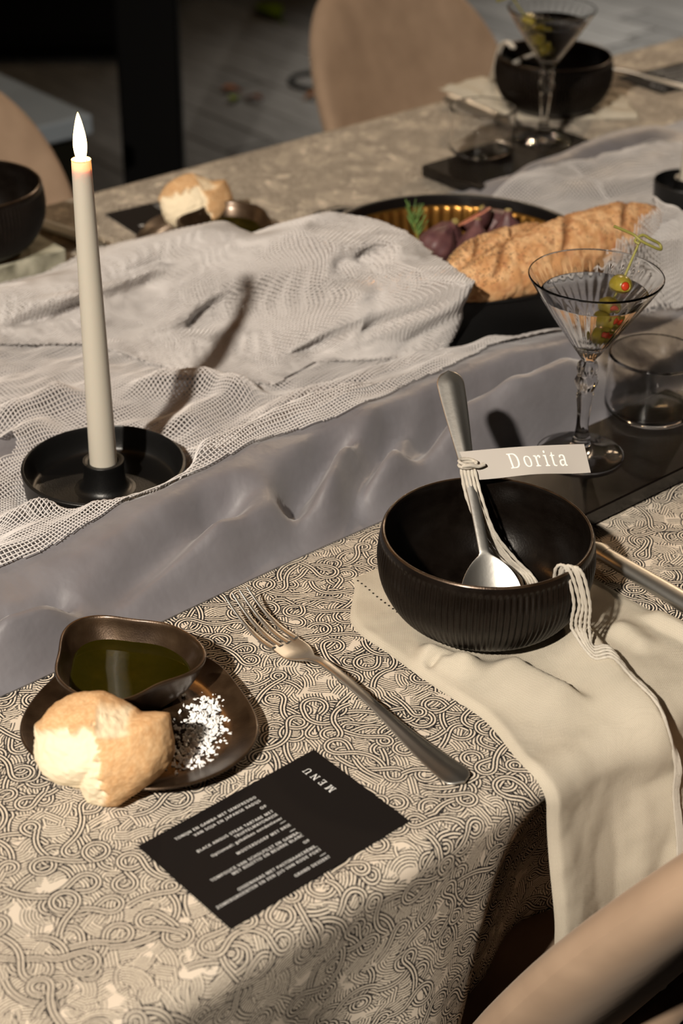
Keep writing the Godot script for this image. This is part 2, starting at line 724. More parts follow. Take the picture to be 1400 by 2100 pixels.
func make_materials() -> void:
	var fine := noise_image(256, 0.035, 4, 0.0, 1.0)
	var speck := noise_image(512, 0.12, 9, 0.0, 1.0, FastNoiseLite.TYPE_CELLULAR, 2)
	var soft := noise_image(256, 0.012, 6, 0.0, 1.0)

	M.cloth = mat(Color.WHITE, 0.9)
	M.cloth.albedo_texture = rope_print(1536, 0.45)
	M.cloth.texture_repeat = true

	M.velvet = mat(Color(0.475, 0.47, 0.49), 0.5)
	M.velvet.albedo_texture = tinted(soft, Color(0.82, 0.80, 0.80), Color(1, 1, 1))
	triplanar(M.velvet, 5.0)
	M.velvet.rim_enabled = true
	M.velvet.rim = 0.8
	M.velvet.rim_tint = 0.4
	bumpy(M.velvet, noise_image(256, 0.05, 31, 0.0, 1.0), 0.06)

	M.thread = mat(Color(0.82, 0.805, 0.80), 0.8)

	M.linen = mat(Color(0.80, 0.765, 0.70), 0.9)
	triplanar(M.linen, 22.0)
	var weave := weave_image(256, 64)
	bumpy(M.linen, weave, 0.035)
	M.linen.albedo_texture = tinted(weave, Color(0.86, 0.85, 0.84), Color(1, 1, 1))

	M.glaze = mat(Color(0.105, 0.08, 0.062), 0.36, 0.25)
	M.glaze.albedo_texture = tinted(fine, Color(0.6, 0.55, 0.5), Color(1, 1, 1))
	triplanar(M.glaze, 9.0)
	M.glaze.clearcoat_enabled = true
	M.glaze.metallic_specular = 0.35
	M.glaze.clearcoat = 0.12
	M.glaze.clearcoat_roughness = 0.25
	bumpy(M.glaze, speck, 0.012)

	M.bronze = mat(Color(0.36, 0.29, 0.22), 0.36, 0.6)
	M.bronze.albedo_texture = tinted(soft, Color(0.45, 0.38, 0.3), Color(1, 1, 1))
	triplanar(M.bronze, 13.0)
	M.bronze.clearcoat_enabled = true
	M.bronze.clearcoat = 0.4
	M.bronze.clearcoat_roughness = 0.2
	bumpy(M.bronze, speck, 0.01)

	M.iron = mat(Color(0.04, 0.039, 0.04), 0.40, 0.0)
	triplanar(M.iron, 12.0)
	bumpy(M.iron, speck, 0.012)

	M.steel = mat(Color(0.74, 0.73, 0.71), 0.40, 1.0)
	triplanar(M.steel, 20.0)
	bumpy(M.steel, fine, 0.004)

	M.slate = mat(Color(0.085, 0.07, 0.062), 0.2, 0.0)
	M.slate.albedo_texture = tinted(noise_image(256, 0.02, 12, 0.0, 1.0), Color(0.55, 0.5, 0.5), Color(1, 1, 1))
	triplanar(M.slate, 6.0)
	bumpy(M.slate, fine, 0.004)

	M.glass = mat(Color(1, 1, 1, 0.0), 0.04)
	M.glass.refraction_enabled = true
	M.glass.refraction_scale = 0.030
	M.liquid = mat(Color(1, 1, 1, 0.0), 0.0)
	M.liquid.refraction_enabled = true
	M.liquid.refraction_scale = 0.012
	M.oil = mat(Color(0.60, 0.56, 0.12, 0.04), 0.02)
	M.oil.refraction_enabled = true
	M.oil.refraction_scale = 0.046

	M.wax = mat(Color(0.72, 0.695, 0.645), 0.45)
	M.wax.subsurf_scatter_enabled = true
	M.wax.subsurf_scatter_strength = 0.06

	M.card = mat(Color(0.085, 0.07, 0.066), 0.8)
	M.ink = mat(Color(0.92, 0.92, 0.92), 0.7)
	M.tag = mat(Color(0.70, 0.675, 0.65), 0.7)
	M.print = mat(Color(0.99, 0.97, 0.93), 0.6)

	M.cord = mat(Color(0.86, 0.83, 0.78), 0.45, 0.25)
	triplanar(M.cord, 60.0)
	bumpy(M.cord, speck, 0.06)

	M.crust = mat(Color.WHITE, 0.8)
	M.crust.vertex_color_use_as_albedo = true
	triplanar(M.crust, 24.0)
	bumpy(M.crust, noise_image(256, 0.03, 17, 0.0, 1.0), 0.035)

	M.salt = mat(Color(0.95, 0.95, 0.95), 0.25)
	M.olive = mat(Color(0.50, 0.45, 0.15), 0.3)
	M.pimento = mat(Color(0.68, 0.19, 0.09), 0.35)
	M.bamboo = mat(Color(0.52, 0.50, 0.24), 0.5)
	M.fig = mat(Color.WHITE, 0.5)
	M.fig.vertex_color_use_as_albedo = true
	M.leaf = mat(Color(0.42, 0.55, 0.30), 0.5)
	M.gold = mat(Color(0.58, 0.42, 0.20), 0.32, 0.85)

	M.suede = mat(Color(0.66, 0.565, 0.48), 0.85)
	M.suede.albedo_texture = tinted(noise_image(256, 0.018, 40, 0.0, 1.0), Color(0.84, 0.83, 0.82), Color(1, 1, 1))
	triplanar(M.suede, 3.0)
	M.suede.rim_enabled = true
	M.suede.rim = 0.5
	M.suede.rim_tint = 0.6
	bumpy(M.suede, fine, 0.02)

	M.black = mat(Color(0.03, 0.03, 0.032), 0.7)
	M.marble = mat(Color(0.80, 0.79, 0.72), 0.35)
	M.marble.albedo_texture = tinted(noise_image(256, 0.012, 55, 0.0, 1.0, FastNoiseLite.TYPE_SIMPLEX_SMOOTH, 5), Color(0.45, 0.45, 0.42), Color(1, 1, 1))
	triplanar(M.marble, 7.0)


# ---------------------------------------------------------------- the room

func build_setting() -> void:
	var m := MB.new()
	m.box(Vector3(0, -0.06, -3.0), Vector3(11.0, 0.1, 13.0), 0.005)
	var floor_node := struct("floor", m, mat(Color(0.12, 0.12, 0.125), 0.8))
	var boards := []
	for k in 4:
		var b := MB.new()
		b.box(Vector3.ZERO, Vector3(0.146, 0.012, 2.39), 0.002)
		boards.append(b.commit())
	var tones := []
	for k in 4:
		var t := mat(Color(0.50, 0.50, 0.50) * (0.86 + 0.08 * k), 0.55)
		t.albedo_texture = tinted(noise_image(128, 0.03, 60 + k, 0.0, 1.0), Color(0.75, 0.74, 0.73), Color(1, 1, 1))
		t.uv1_triplanar = true
		t.uv1_scale = Vector3(9, 9, 1.2)
		tones.append(t)
	var r := RandomNumberGenerator.new()
	r.seed = 5
	for i in 34:
		var u := 0.2 + i * 0.15
		var shift := r.randf_range(0.0, 2.4)
		for j in 3:
			var o := MeshInstance3D.new()
			o.name = "plank"
			o.mesh = boards[r.randi() % 4]
			o.material_override = tones[r.randi() % 4]
			var c := T(u, 0.6 + shift + j * 2.4)
			o.position = Vector3(c.x, -0.004 + r.randf() * 0.0015, c.z)
			o.rotation.y = deg_to_rad(40.5)
			floor_node.add_child(o, true)
	var plaster := mat(Color(0.36, 0.355, 0.35), 0.9)
	triplanar(plaster, 2.0)
	bumpy(plaster, noise_image(128, 0.05, 70, 0.0, 1.0), 0.05)
	for w in [["wall_left", Vector3(-5.55, 1.5, -3.0), Vector3(0.1, 3.2, 13.2)], ["wall_right", Vector3(5.55, 1.5, -3.0), Vector3(0.1, 3.2, 13.2)],
			["wall_back", Vector3(0, 1.5, -9.55), Vector3(11.2, 3.2, 0.1)], ["wall_front", Vector3(0, 1.5, 3.55), Vector3(11.2, 3.2, 0.1)], ["ceiling", Vector3(0, 3.05, -3.0), Vector3(11.2, 0.1, 13.2)]]:
		m = MB.new()
		m.box(w[1], w[2], 0.005)
		struct(w[0], m, plaster)
	m = MB.new()
	var turned := Basis(Vector3.UP, 0.06)
	m.box(Vector3(-0.425, 1.5, -3.62), Vector3(0.132, 3.0, 0.132), 0.006, turned)
	m.box(Vector3(-0.425, 0.06, -3.62), Vector3(0.16, 0.12, 0.16), 0.006, turned)
	struct("pillar", m, M.black)

	# low bench with a pale grey top
	var t := thing("bench", "low dark bench with a blue-grey stone top behind the taper candle", "bench", Vector3(T(1.707, 2.757).x, 0, T(1.707, 2.757).z), deg_to_rad(40.5))
	m = MB.new()
	m.box(Vector3(-0.30, 0.42, -0.7), Vector3(0.6, 0.04, 1.4), 0.004)
	part(t, "top_slab", m, mat(Color(0.58, 0.62, 0.66), 0.6))
	m = MB.new()
	m.box(Vector3(-0.30, 0.2, -0.7), Vector3(0.56, 0.4, 1.36), 0.004)
	part(t, "body", m, mat(Color(0.09, 0.09, 0.06), 0.7))

	# black cupboard in the far corner
	t = thing("cupboard", "tall black cupboard standing in the dark behind the pillar", "cupboard", Vector3(-1.66, 0, -5.2), 0.08)
	m = MB.new()
	m.box(Vector3(0, 1.1, 0), Vector3(2.1, 2.1, 0.5), 0.01)
	m.box(Vector3(0, 0.025, -0.02), Vector3(2.0, 0.05, 0.42), 0.005)
	part(t, "carcass", m, M.black)
	for k in 3:
		m = MB.new()
		m.box(Vector3(-0.68 + k * 0.68, 1.1, 0.258), Vector3(0.66, 2.02, 0.02), 0.004)
		var dr := part(t, "door", m, M.black)
		m = MB.new()
		m.tube([Vector3(-0.41 + k * 0.68, 1.0, 0.285), Vector3(-0.41 + k * 0.68, 1.2, 0.285)], 0.006, 8)
		part(dr, "handle", m, M.steel)

	# ring lying on the floor, and fallen leaves
	m = MB.new()
	var ring := []
	for k in 49: ring.append(Vector3(cos(TAU * k / 48.0) * 0.085, 0.008, sin(TAU * k / 48.0) * 0.085))
	m.tube(ring, 0.008, 8, Vector3.UP)
	solo("floor_ring", m, M.black, "dark ring lying flat on the grey plank floor beside the round chair", "ring", Vector3(-0.0772, -0.7400, -4.8615) + Vector3(0, TABLE, 0))
	var leaf_at := [Vector3(-0.3293, -0.7350, -4.7664), Vector3(-0.3130, -0.7350, -4.6808), Vector3(-0.2595, -0.7350, -4.6871), Vector3(-0.0957, -0.7350, -4.7151), Vector3(-0.2496, -0.7350, -5.5858)]
	var leaf_c := [Color(0.75, 0.48, 0.28), Color(0.50, 0.56, 0.16), Color(0.55, 0.33, 0.22), Color(0.55, 0.38, 0.25), Color(0.45, 0.55, 0.12)]
	var leaf_l := ["orange fallen leaf on the grey floor right of the black pillar", "small yellow-green fallen leaf touching the orange one on the floor", "small reddish brown fallen leaf on the floor, apart from the orange one", "tan fallen leaf on the floor just below the dark ring", "large bright green leaf on the floor near the top edge"]
	for k in 5:
		m = MB.new()
		var s := 0.028 if k < 4 else 0.08
		m.grid(8, 6, func(a: float, b: float) -> Vector3:
			var wd := sin(PI * pow(a, 0.8)) * s * 0.9
			return Vector3((a - 0.5) * 2.0 * s, 0.004 + absf(b - 0.5) * s * 0.5 + 0.006 * sin(a * 4.0), (0.5 - b) * 2.0 * wd * 0.6))
		m.grid(8, 6, func(a: float, b: float) -> Vector3:
			var wd := sin(PI * pow(a, 0.8)) * s * 0.9
			return Vector3((a - 0.5) * 2.0 * s, 0.003 + absf(b - 0.5) * s * 0.5 + 0.006 * sin(a * 4.0), (0.5 - b) * 2.0 * wd * 0.6), false, false, true)
		m.tube([Vector3(s, 0.004, 0), Vector3(s * 1.5, 0.003, s * 0.1)], s * 0.04, 5)
		solo("fallen_leaf", m, mat(leaf_c[k], 0.7), leaf_l[k], "leaf", Vector3(leaf_at[k].x, 0.003, leaf_at[k].z), k * 1.3)


# ---------------------------------------------------------------- table, cloth and runner

const EDGE := 0.577      # where the cloth turns down towards the camera, along V
const FAR_EDGE := 1.717
const ROUND := 0.016

# how far the hanging cloth stands out from the edge
func hang_out(u: float, t: float) -> float:
	var k := sstep(0.0, 0.22, t)
	var o := -t * 0.07 + k * (0.012 * sin(u * 21.0 + 0.6) + 0.006 * sin(u * 47.0))
	o += 0.012 * exp(-pow((u - 0.55) / 0.05, 2.0)) * sstep(0.0, 0.15, t)
	o -= 0.065 * sstep(0.640 - 0.17 * t, 0.70 - 0.12 * t, u) * sstep(-0.01, 0.10, t) * (1.0 - sstep(0.95, 1.05, u))
	return o


func build_table() -> void:
	var t := thing("dining_table", "long dark wooden dining table under the printed cloth", "table", Vector3(T(1.25, 1.147).x, 0, T(1.25, 1.147).z), deg_to_rad(40.5))
	var wood := mat(Color(0.12, 0.09, 0.07), 0.6)
	var m := MB.new()
	m.box(Vector3(0, TABLE - 0.019, 0), Vector3(2.86, 0.03, 1.09), 0.003)
	part(t, "table_top", m, wood)
	for sx in [-1.0, 1.0]:
		for sz in [-1.0, 1.0]:
			m = MB.new()
			m.box(Vector3(sx * 1.3, (TABLE - 0.035) / 2, sz * 0.42), Vector3(0.08, TABLE - 0.035, 0.08), 0.004)
			part(t, "leg", m, wood)

	# the cloth: bottom hem near the camera, up, across, and down the far side
	var drop := 0.42
	var flat := FAR_EDGE - EDGE - 2.0 * ROUND
	var total := 2.0 * (drop + ROUND * PI / 2.0) + flat
	var crease := noise(4.0, 3, 3)
	m = MB.new()
	var nu := 420
	var nv := 260
	m.grid(nu, nv, func(a: float, b: float) -> Vector3:
		var u := -0.2 + 2.92 * a
		var s := b * total
		if s < drop:
			var d := drop - s
			return T(u, EDGE - hang_out(u, d), -ROUND - d)
		s -= drop
		if s < ROUND * PI / 2.0:
			var g := s / ROUND
			return T(u, EDGE + ROUND * (1.0 - cos(g)), -ROUND * (1.0 - sin(g)))
		s -= ROUND * PI / 2.0
		if s < flat:
			return T(u, EDGE + ROUND + s, 0.0006 * crease.get_noise_2d(u * 3.0, s * 9.0))
		s -= flat
		if s < ROUND * PI / 2.0:
			var g := s / ROUND
			return T(u, FAR_EDGE - ROUND + ROUND * sin(g), -ROUND * (1.0 - cos(g)))
		s -= ROUND * PI / 2.0
		return T(u, FAR_EDGE + s * 0.05 + 0.012 * sin(u * 17.0) * sstep(0.0, 0.2, s), -ROUND - s))
	for k in m.tt.size(): m.tt[k] = Vector2(m.tt[k].x * 2.92, m.tt[k].y * total) / 0.45
	solo("tablecloth", m, M.cloth, "cream tablecloth printed with black looping rope lines over the whole table", "tablecloth")


var H_run: HF
var H_net: HF
var H_up: HF

func hem(u: float) -> float:       # near edge of the gauze
	return 0.986 + 0.022 * sstep(0.8, 1.1, u) + 0.004 * sin(u * 19.0) + 0.003 * sin(u * 43.0)


func run_edge(u: float) -> float:  # near edge of the velvet
	return 0.893 + 0.004 * sin(u * 9.0 + 1.0)


func build_runner() -> void:
	H_run = HF.new(-0.15, 2.65, 0.86, 1.48, 0.005)
	H_run.fold([Vector2(0.404, 0.965), Vector2(0.496, 0.981), Vector2(0.554, 0.968), Vector2(0.674, 0.973), Vector2(0.835, 0.979), Vector2(0.934, 0.974), Vector2(1.013, 0.978), Vector2(1.087, 0.974), Vector2(1.180, 0.971), Vector2(1.312, 0.981)], 0.06, 0.030, 0.0305)
	H_run.fold([Vector2(0.433, 0.917), Vector2(0.475, 0.904), Vector2(0.532, 0.914)], 0.03, 0.025, 0.0275, 0.4)
	H_run.fold([Vector2(0.531, 0.913), Vector2(0.608, 0.928), Vector2(0.689, 0.947)], 0.022, 0.030, 0.0145)
	H_run.fold([Vector2(0.633, 0.918), Vector2(0.698, 0.927), Vector2(0.749, 0.946)], 0.018, 0.022, 0.0145)
	H_run.fold([Vector2(0.715, 0.898), Vector2(0.760, 0.909), Vector2(0.809, 0.945), Vector2(0.858, 0.966)], 0.012, 0.02, 0.0203)
	H_run.fold([Vector2(0.789, 0.899), Vector2(0.836, 0.921), Vector2(0.881, 0.947)], 0.012, 0.014, 0.0159)
	H_run.fold([Vector2(0.865, 0.922), Vector2(0.945, 0.933), Vector2(1.024, 0.931), Vector2(1.152, 0.957)], 0.012, 0.025, 0.0290)
	H_run.fold([Vector2(0.947, 0.970), Vector2(1.010, 0.967), Vector2(1.085, 0.964)], 0.010, 0.010, -0.0174)
	H_run.fold([Vector2(0.947, 0.921), Vector2(1.017, 0.918), Vector2(1.109, 0.918)], 0.02, 0.012, 0.0145)
	H_run.fold([Vector2(1.367, 1.423), Vector2(1.446, 1.368), Vector2(1.594, 1.384), Vector2(1.810, 1.395)], 0.02, 0.025, 0.0290)
	H_run.each(func(u: float, v: float, h: float) -> float: return maxf(h, 0.0) + 0.016 * sstep(run_edge(u), run_edge(u) + 0.025, v) * sstep(1.1, 1.02, v))
	H_run.fold([Vector2(0.513, 0.907), Vector2(0.557, 0.920), Vector2(0.613, 0.936), Vector2(0.673, 0.952), Vector2(0.735, 0.948)], 0.012, 0.016, -0.0265)
	H_run.fold([Vector2(0.714, 0.912), Vector2(0.758, 0.947), Vector2(0.804, 0.964), Vector2(0.858, 0.966)], 0.008, 0.013, -0.0284)
	H_run.fold([Vector2(0.756, 0.891), Vector2(0.815, 0.932), Vector2(0.879, 0.964), Vector2(0.946, 0.969)], 0.008, 0.012, -0.0265)
	H_run.fold([Vector2(0.843, 0.923), Vector2(0.939, 0.961), Vector2(1.014, 0.953), Vector2(1.158, 0.962)], 0.010, 0.014, -0.0378)
	H_run.fold([Vector2(0.454, 0.939), Vector2(0.492, 0.933), Vector2(0.538, 0.930)], 0.010, 0.014, -0.0151)
	var n := noise(7.0, 14, 3)
	var n2 := noise(16.0, 15, 2)
	H_run.each(func(u: float, v: float, h: float) -> float:
		var edge := sstep(run_edge(u), run_edge(u) + 0.03, v) * (1.0 - sstep(1.395, 1.425, v))
		var e := 0.0022 + edge * (maxf(h, -0.0015) + 0.0035 * (1.0 + n.get_noise_2d(u * 1.2, v * 1.9)) + 0.0025 * (1.0 + n2.get_noise_2d(u, v)) * sstep(1.12, 0.95, v))
		return e + edge * 0.001)
	# flat where dishes stand
	H_run.each(func(u: float, v: float, h: float) -> float:
		for q in [[1.163, 1.183, 0.15], [1.576, 1.209, 0.05]]:
			h = lerpf(0.004, h, sstep(q[2] - 0.015, q[2] + 0.03, Vector2(u - q[0], v - q[1]).length()))
		h = lerpf(0.0036, h, sstep(0.067, 0.086, Vector2(u - 0.651, v - 1.073).length()))
		if v < 0.91 and u > 0.91 and u < 1.18: h = minf(h, 0.003)
		return h)
	var m := MB.new()
	m.grid(460, 120, func(a: float, b: float) -> Vector3:
		var u := -0.12 + 2.74 * a
		var v := lerpf(run_edge(u), 1.425 + 0.005 * sin(u * 11.0), b)
		return T(u, v, H_run.at(u, v)))
	m.grid(460, 2, func(a: float, b: float) -> Vector3:
		var u := -0.12 + 2.74 * a
		return T(u, run_edge(u) + 0.0008 * (1.0 - b), lerpf(0.0003, H_run.at(u, run_edge(u)), b)))
	solo("velvet_runner", m, M.velvet, "grey-lilac velvet table runner lying in soft folds beneath the gauze", "table runner")


# threads of an open weave laid over heights
func gauze(m: MB, hf: HF, u_lo: float, u_hi: float, v_lo: float, v_hi: float, gap: float, step: float, rad: float, turn: float, inside: Callable, wob: FastNoiseLite, wob_amp: float, lean := 0.0) -> void:
	var cu := (u_lo + u_hi) * 0.5
	var cv := (v_lo + v_hi) * 0.5
	var half := Vector2(u_hi - u_lo, v_hi - v_lo).length() * 0.5 if turn != 0.0 else 0.0
	var ex := half if turn != 0.0 else (u_hi - u_lo) * 0.5
	var ey := half if turn != 0.0 else (v_hi - v_lo) * 0.5
	var ct := cos(turn)
	var st := sin(turn)
	for way in 2:
		var across := ey if way == 0 else ex
		var along := ex if way == 0 else ey
		var lines := int(2.0 * across / gap)
		var n := int(2.0 * along / step)
		for l in lines:
			var q := -across + (l + 0.5) * gap
			var run := []
			for i in n + 2:
				var ok := i <= n
				var pt := Vector3.ZERO
				if ok:
					var s := -along + i * step
					var x := s if way == 0 else q
					var y := q if way == 0 else s
					var u := cu + x * ct - y * st
					var v := cv + x * st + y * ct
					var w1 := wob.get_noise_2d(u, v) * wob_amp
					var w2 := wob.get_noise_2d(u + 7.3, v - 3.1) * wob_amp
					u += w1
					v += w2
					ok = u > u_lo - 0.004 and u < u_hi + 0.004 and v > v_lo - 0.004 and v < v_hi + 0.004 and inside.call(u, v)
					if ok:
						var hh := hf.at(u, v)
						pt = T(u, v - lean * hh, hh + rad + (rad * 0.45 if way == 0 else -rad * 0.45))
				if ok:
					run.append(pt)
				else:
					if run.size() > 2: strand(m, run, rad * (1.0 if way == 0 else 0.92))
					run = []


func strand(m: MB, run: Array, rad: float) -> void:
	var base := m.p.size()
	var n := run.size()
	for i in n:
		var d: Vector3 = (run[mini(i + 1, n - 1)] - run[maxi(i - 1, 0)]).normalized()
		var s := d.cross(Vector3.UP).normalized()
		var q := s.cross(d)
		for k in 3:
			var off: Vector3 = [q * 0.8, s * 0.95 - q * 0.45, -s * 0.95 - q * 0.45][k]
			m.p.append(run[i] + off * rad)
			m.nn.append(off.normalized())
			m.tt.append(Vector2.ZERO)
	for i in n - 1:
		for k in 3:
			var a := base + i * 3 + k
			var b := base + i * 3 + (k + 1) % 3
			m.ix.append_array([a, b + 3, b, a, a + 3, b + 3])


func build_net() -> void:
	var t := thing("gauze_runner", "open-weave pale gauze cloth bunched and draped along the middle of the table", "gauze cloth", Vector3.ZERO)
	# the lower layer, lying along the velvet
	H_net = HF.new(-0.15, 2.65, 0.93, 1.44, 0.005)
	var n := noise(6.0, 24, 3)
	var n2 := noise(13.0, 25, 2)
	H_net.fold([Vector2(0.530, 1.077), Vector2(0.619, 1.034), Vector2(0.713, 1.013), Vector2(0.813, 1.019), Vector2(0.900, 1.014), Vector2(0.981, 1.011)], 0.012, 0.012, 0.0108)
	H_net.fold([Vector2(0.721, 1.018), Vector2(0.802, 1.047), Vector2(0.865, 1.055), Vector2(0.905, 1.047)], 0.009, 0.009, -0.0162)
	H_net.fold([Vector2(0.778, 1.066), Vector2(0.857, 1.074), Vector2(0.952, 1.060), Vector2(1.064, 1.029)], 0.02, 0.015, 0.0162)
	H_net.fold([Vector2(0.621, 1.229), Vector2(0.694, 1.231), Vector2(0.735, 1.237)], 0.014, 0.02, 0.0216)
	H_net.fold([Vector2(0.760, 1.217), Vector2(0.824, 1.164), Vector2(0.849, 1.093)], 0.018, 0.014, 0.0216)
	H_net.fold([Vector2(0.731, 1.104), Vector2(0.794, 1.125), Vector2(0.873, 1.124)], 0.016, 0.016, 0.0135)
	H_net.fold([Vector2(0.581, 1.159), Vector2(0.631, 1.186), Vector2(0.686, 1.201)], 0.012, 0.012, 0.0121)
	H_net.fold([Vector2(0.529, 1.070), Vector2(0.584, 1.039), Vector2(0.642, 1.026)], 0.012, 0.012, 0.0135)
	H_net.fold([Vector2(1.339, 1.394), Vector2(1.435, 1.325), Vector2(1.569, 1.328), Vector2(1.747, 1.342)], 0.03, 0.03, 0.0216)
	H_net.fold([Vector2(1.431, 1.320), Vector2(1.516, 1.281), Vector2(1.645, 1.257)], 0.012, 0.012, 0.0135)
	H_net.each(func(u: float, v: float, h: float) -> float:
		var e := H_run.at(u, v) + 0.003 + maxf(0.0, h + 0.004 + 0.005 * n.get_noise_2d(u * 1.0, v * 2.2) + 0.0025 * n2.get_noise_2d(u * 1.5, v * 3.0)) * sstep(hem(u), hem(u) + 0.02, v)
		for q in [[1.163, 1.183, 0.143], [1.576, 1.209, 0.045]]:
			e = lerpf(0.006, e, sstep(q[2] - 0.01, q[2] + 0.025, Vector2(u - q[0], v - q[1]).length()))
		return lerpf(0.0060, e, sstep(0.067, 0.080, Vector2(u - 0.651, v - 1.073).length())))
	var wob := noise(5.0, 33, 2)
	var m := MB.new()
	var gap_at: Vector2 = Vector2(0.607, 1.189)
	gauze(m, H_net, 0.35, 1.5, 0.955, 1.42, 0.0034, 0.0040, 0.00066, 0.09, func(u: float, v: float) -> bool: return Vector2((u - gap_at.x) * 1.2, v - gap_at.y).length() > 0.026 and v > hem(u) and v < lerpf(1.40, 1.345, smoothstep(1.0, 1.3, u)) + 0.004 * sin(u * 23.0), wob, 0.012)
	gauze(m, H_net, 1.5, 2.6, 0.955, 1.42, 0.0037, 0.0060, 0.00062, 0.0, func(u: float, v: float) -> bool: return v > hem(u) and v < lerpf(1.40, 1.345, smoothstep(1.0, 1.3, u)) + 0.004 * sin(u * 23.0), wob, 0.012)
	part(t, "lower_layer", m, M.thread, "stuff")

	# the bunched upper layer, over the left rim of the round dish
	var crest := [Vector3(0.729, 1.454, 0.035), Vector3(0.772, 1.449, 0.036), Vector3(0.840, 1.435, 0.042), Vector3(0.909, 1.446, 0.050), Vector3(0.959, 1.427, 0.056), Vector3(0.990, 1.380, 0.074), Vector3(1.001, 1.367, 0.068), Vector3(1.014, 1.355, 0.058), Vector3(1.033, 1.325, 0.078), Vector3(1.056, 1.289, 0.092), Vector3(1.072, 1.245, 0.102), Vector3(1.085, 1.199, 0.106), Vector3(1.074, 1.141, 0.103), Vector3(1.055, 1.088, 0.096), Vector3(1.049, 1.056, 0.084)]
	var front := [Vector3(1.058, 1.061, 0.062), Vector3(1.055, 1.065, 0.038), Vector3(1.048, 1.076, 0.016), Vector3(1.037, 1.083, 0.013), Vector3(0.745, 1.405, 0.030), Vector3(0.787, 1.360, 0.034), Vector3(0.845, 1.368, 0.055), Vector3(0.890, 1.354, 0.052), Vector3(0.929, 1.311, 0.058), Vector3(0.936, 1.275, 0.040), Vector3(0.956, 1.227, 0.080), Vector3(0.992, 1.211, 0.094), Vector3(1.009, 1.185, 0.098), Vector3(1.037, 1.179, 0.090), Vector3(1.007, 1.136, 0.094), Vector3(1.016, 1.093, 0.106), Vector3(1.017, 1.066, 0.092), Vector3(1.029, 1.056, 0.072), Vector3(0.968, 1.136, 0.074), Vector3(0.946, 1.184, 0.048), Vector3(0.996, 1.097, 0.062), Vector3(1.026, 1.081, 0.046), Vector3(0.879, 1.256, 0.026), Vector3(0.913, 1.213, 0.026), Vector3(0.725, 1.373, 0.018), Vector3(0.795, 1.314, 0.019), Vector3(0.839, 1.202, 0.016), Vector3(0.883, 1.136, 0.017), Vector3(0.939, 1.146, 0.018), Vector3(0.996, 1.110, 0.017), Vector3(0.825, 1.348, 0.030)]
	var pts := []
	var back := []
	for q in front: pts.append(lean(q))
	var dense := []
	for i in crest.size() - 1:
		for k in 3: dense.append((crest[i] as Vector3).lerp(crest[i + 1], k / 3.0))
	dense.append(crest[-1])
	for q in dense:
		var g := lean(q)
		pts.append(g)
		pts.append(g + Vector3(0.008, 0.012, -q.z * 0.42))
		pts.append(g + Vector3(0.016, 0.028, -q.z * 0.85))
		back.push_front(Vector2(g.x + 0.014, g.y + 0.024))
	var plate := Plate.new(pts, 0.00002)
	H_up = HF.new(0.52, 1.34, 0.98, 1.68, 0.006)
	H_up.each(func(u: float, v: float, _h: float) -> float: return plate.at(u, v))
	H_up.fold(leans([Vector3(0.982, 1.293, 0.070), Vector3(0.937, 1.276, 0.045), Vector3(0.875, 1.234, 0.030)]), 0.018, 0.018, -0.0121)
	H_up.fold(leans([Vector3(1.016, 1.271, 0.090), Vector3(0.986, 1.195, 0.080), Vector3(0.970, 1.146, 0.060), Vector3(0.979, 1.134, 0.030)]), 0.014, 0.014, 0.0095)
	H_up.fold(leans([Vector3(1.038, 1.220, 0.100), Vector3(1.016, 1.172, 0.090), Vector3(0.990, 1.130, 0.080)]), 0.012, 0.012, 0.0095)
	H_up.fold(leans([Vector3(1.036, 1.164, 0.100), Vector3(1.025, 1.165, 0.090), Vector3(0.996, 1.141, 0.085)]), 0.009, 0.009, -0.0090)
	H_up.fold(leans([Vector3(1.019, 1.131, 0.100), Vector3(1.037, 1.109, 0.100), Vector3(1.035, 1.073, 0.100), Vector3(1.042, 1.052, 0.090)]), 0.010, 0.010, 0.0108)
	H_up.fold(leans([Vector3(0.973, 1.086, 0.070), Vector3(0.994, 1.055, 0.090), Vector3(1.031, 1.047, 0.090)]), 0.010, 0.010, -0.0121)
	H_up.fold(leans([Vector3(0.741, 1.416, 0.030), Vector3(0.813, 1.374, 0.035), Vector3(0.892, 1.358, 0.050), Vector3(0.936, 1.308, 0.058)]), 0.008, 0.012, 0.0121)
	H_up.fold(leans([Vector3(0.734, 1.385, 0.030), Vector3(0.791, 1.368, 0.030), Vector3(0.844, 1.358, 0.040)]), 0.009, 0.009, -0.0121)
	H_up.fold(leans([Vector3(0.820, 1.291, 0.020), Vector3(0.887, 1.283, 0.030), Vector3(0.956, 1.293, 0.050)]), 0.012, 0.012, 0.0121)
	H_up.fold(leans([Vector3(0.920, 1.153, 0.020), Vector3(0.957, 1.152, 0.030), Vector3(0.962, 1.136, 0.050)]), 0.009, 0.011, -0.0149)
	var n3 := noise(11.0, 44, 3)
	H_up.each(func(u: float, v: float, h: float) -> float: return maxf(minf(h, 0.110) + 0.005 * n3.get_noise_2d(u * 1.3, v * 1.3), H_net.at(u, v - LEAN * h) + 0.0035))
	var lobe := PackedVector2Array(leans([Vector3(0.660, 1.392, 0.015), Vector3(0.721, 1.365, 0.018), Vector3(0.792, 1.308, 0.019), Vector3(0.812, 1.245, 0.016), Vector3(0.832, 1.192, 0.014), Vector3(0.879, 1.132, 0.014), Vector3(0.937, 1.143, 0.016), Vector3(0.993, 1.107, 0.016), Vector3(1.029, 1.083, 0.014), Vector3(1.047, 1.075, 0.016), Vector3(1.057, 1.061, 0.038), Vector3(1.060, 1.060, 0.062), Vector3(1.049, 1.054, 0.084)]) + back + [Vector2(0.50, 1.6), Vector2(0.50, 1.3)])
	m = MB.new()
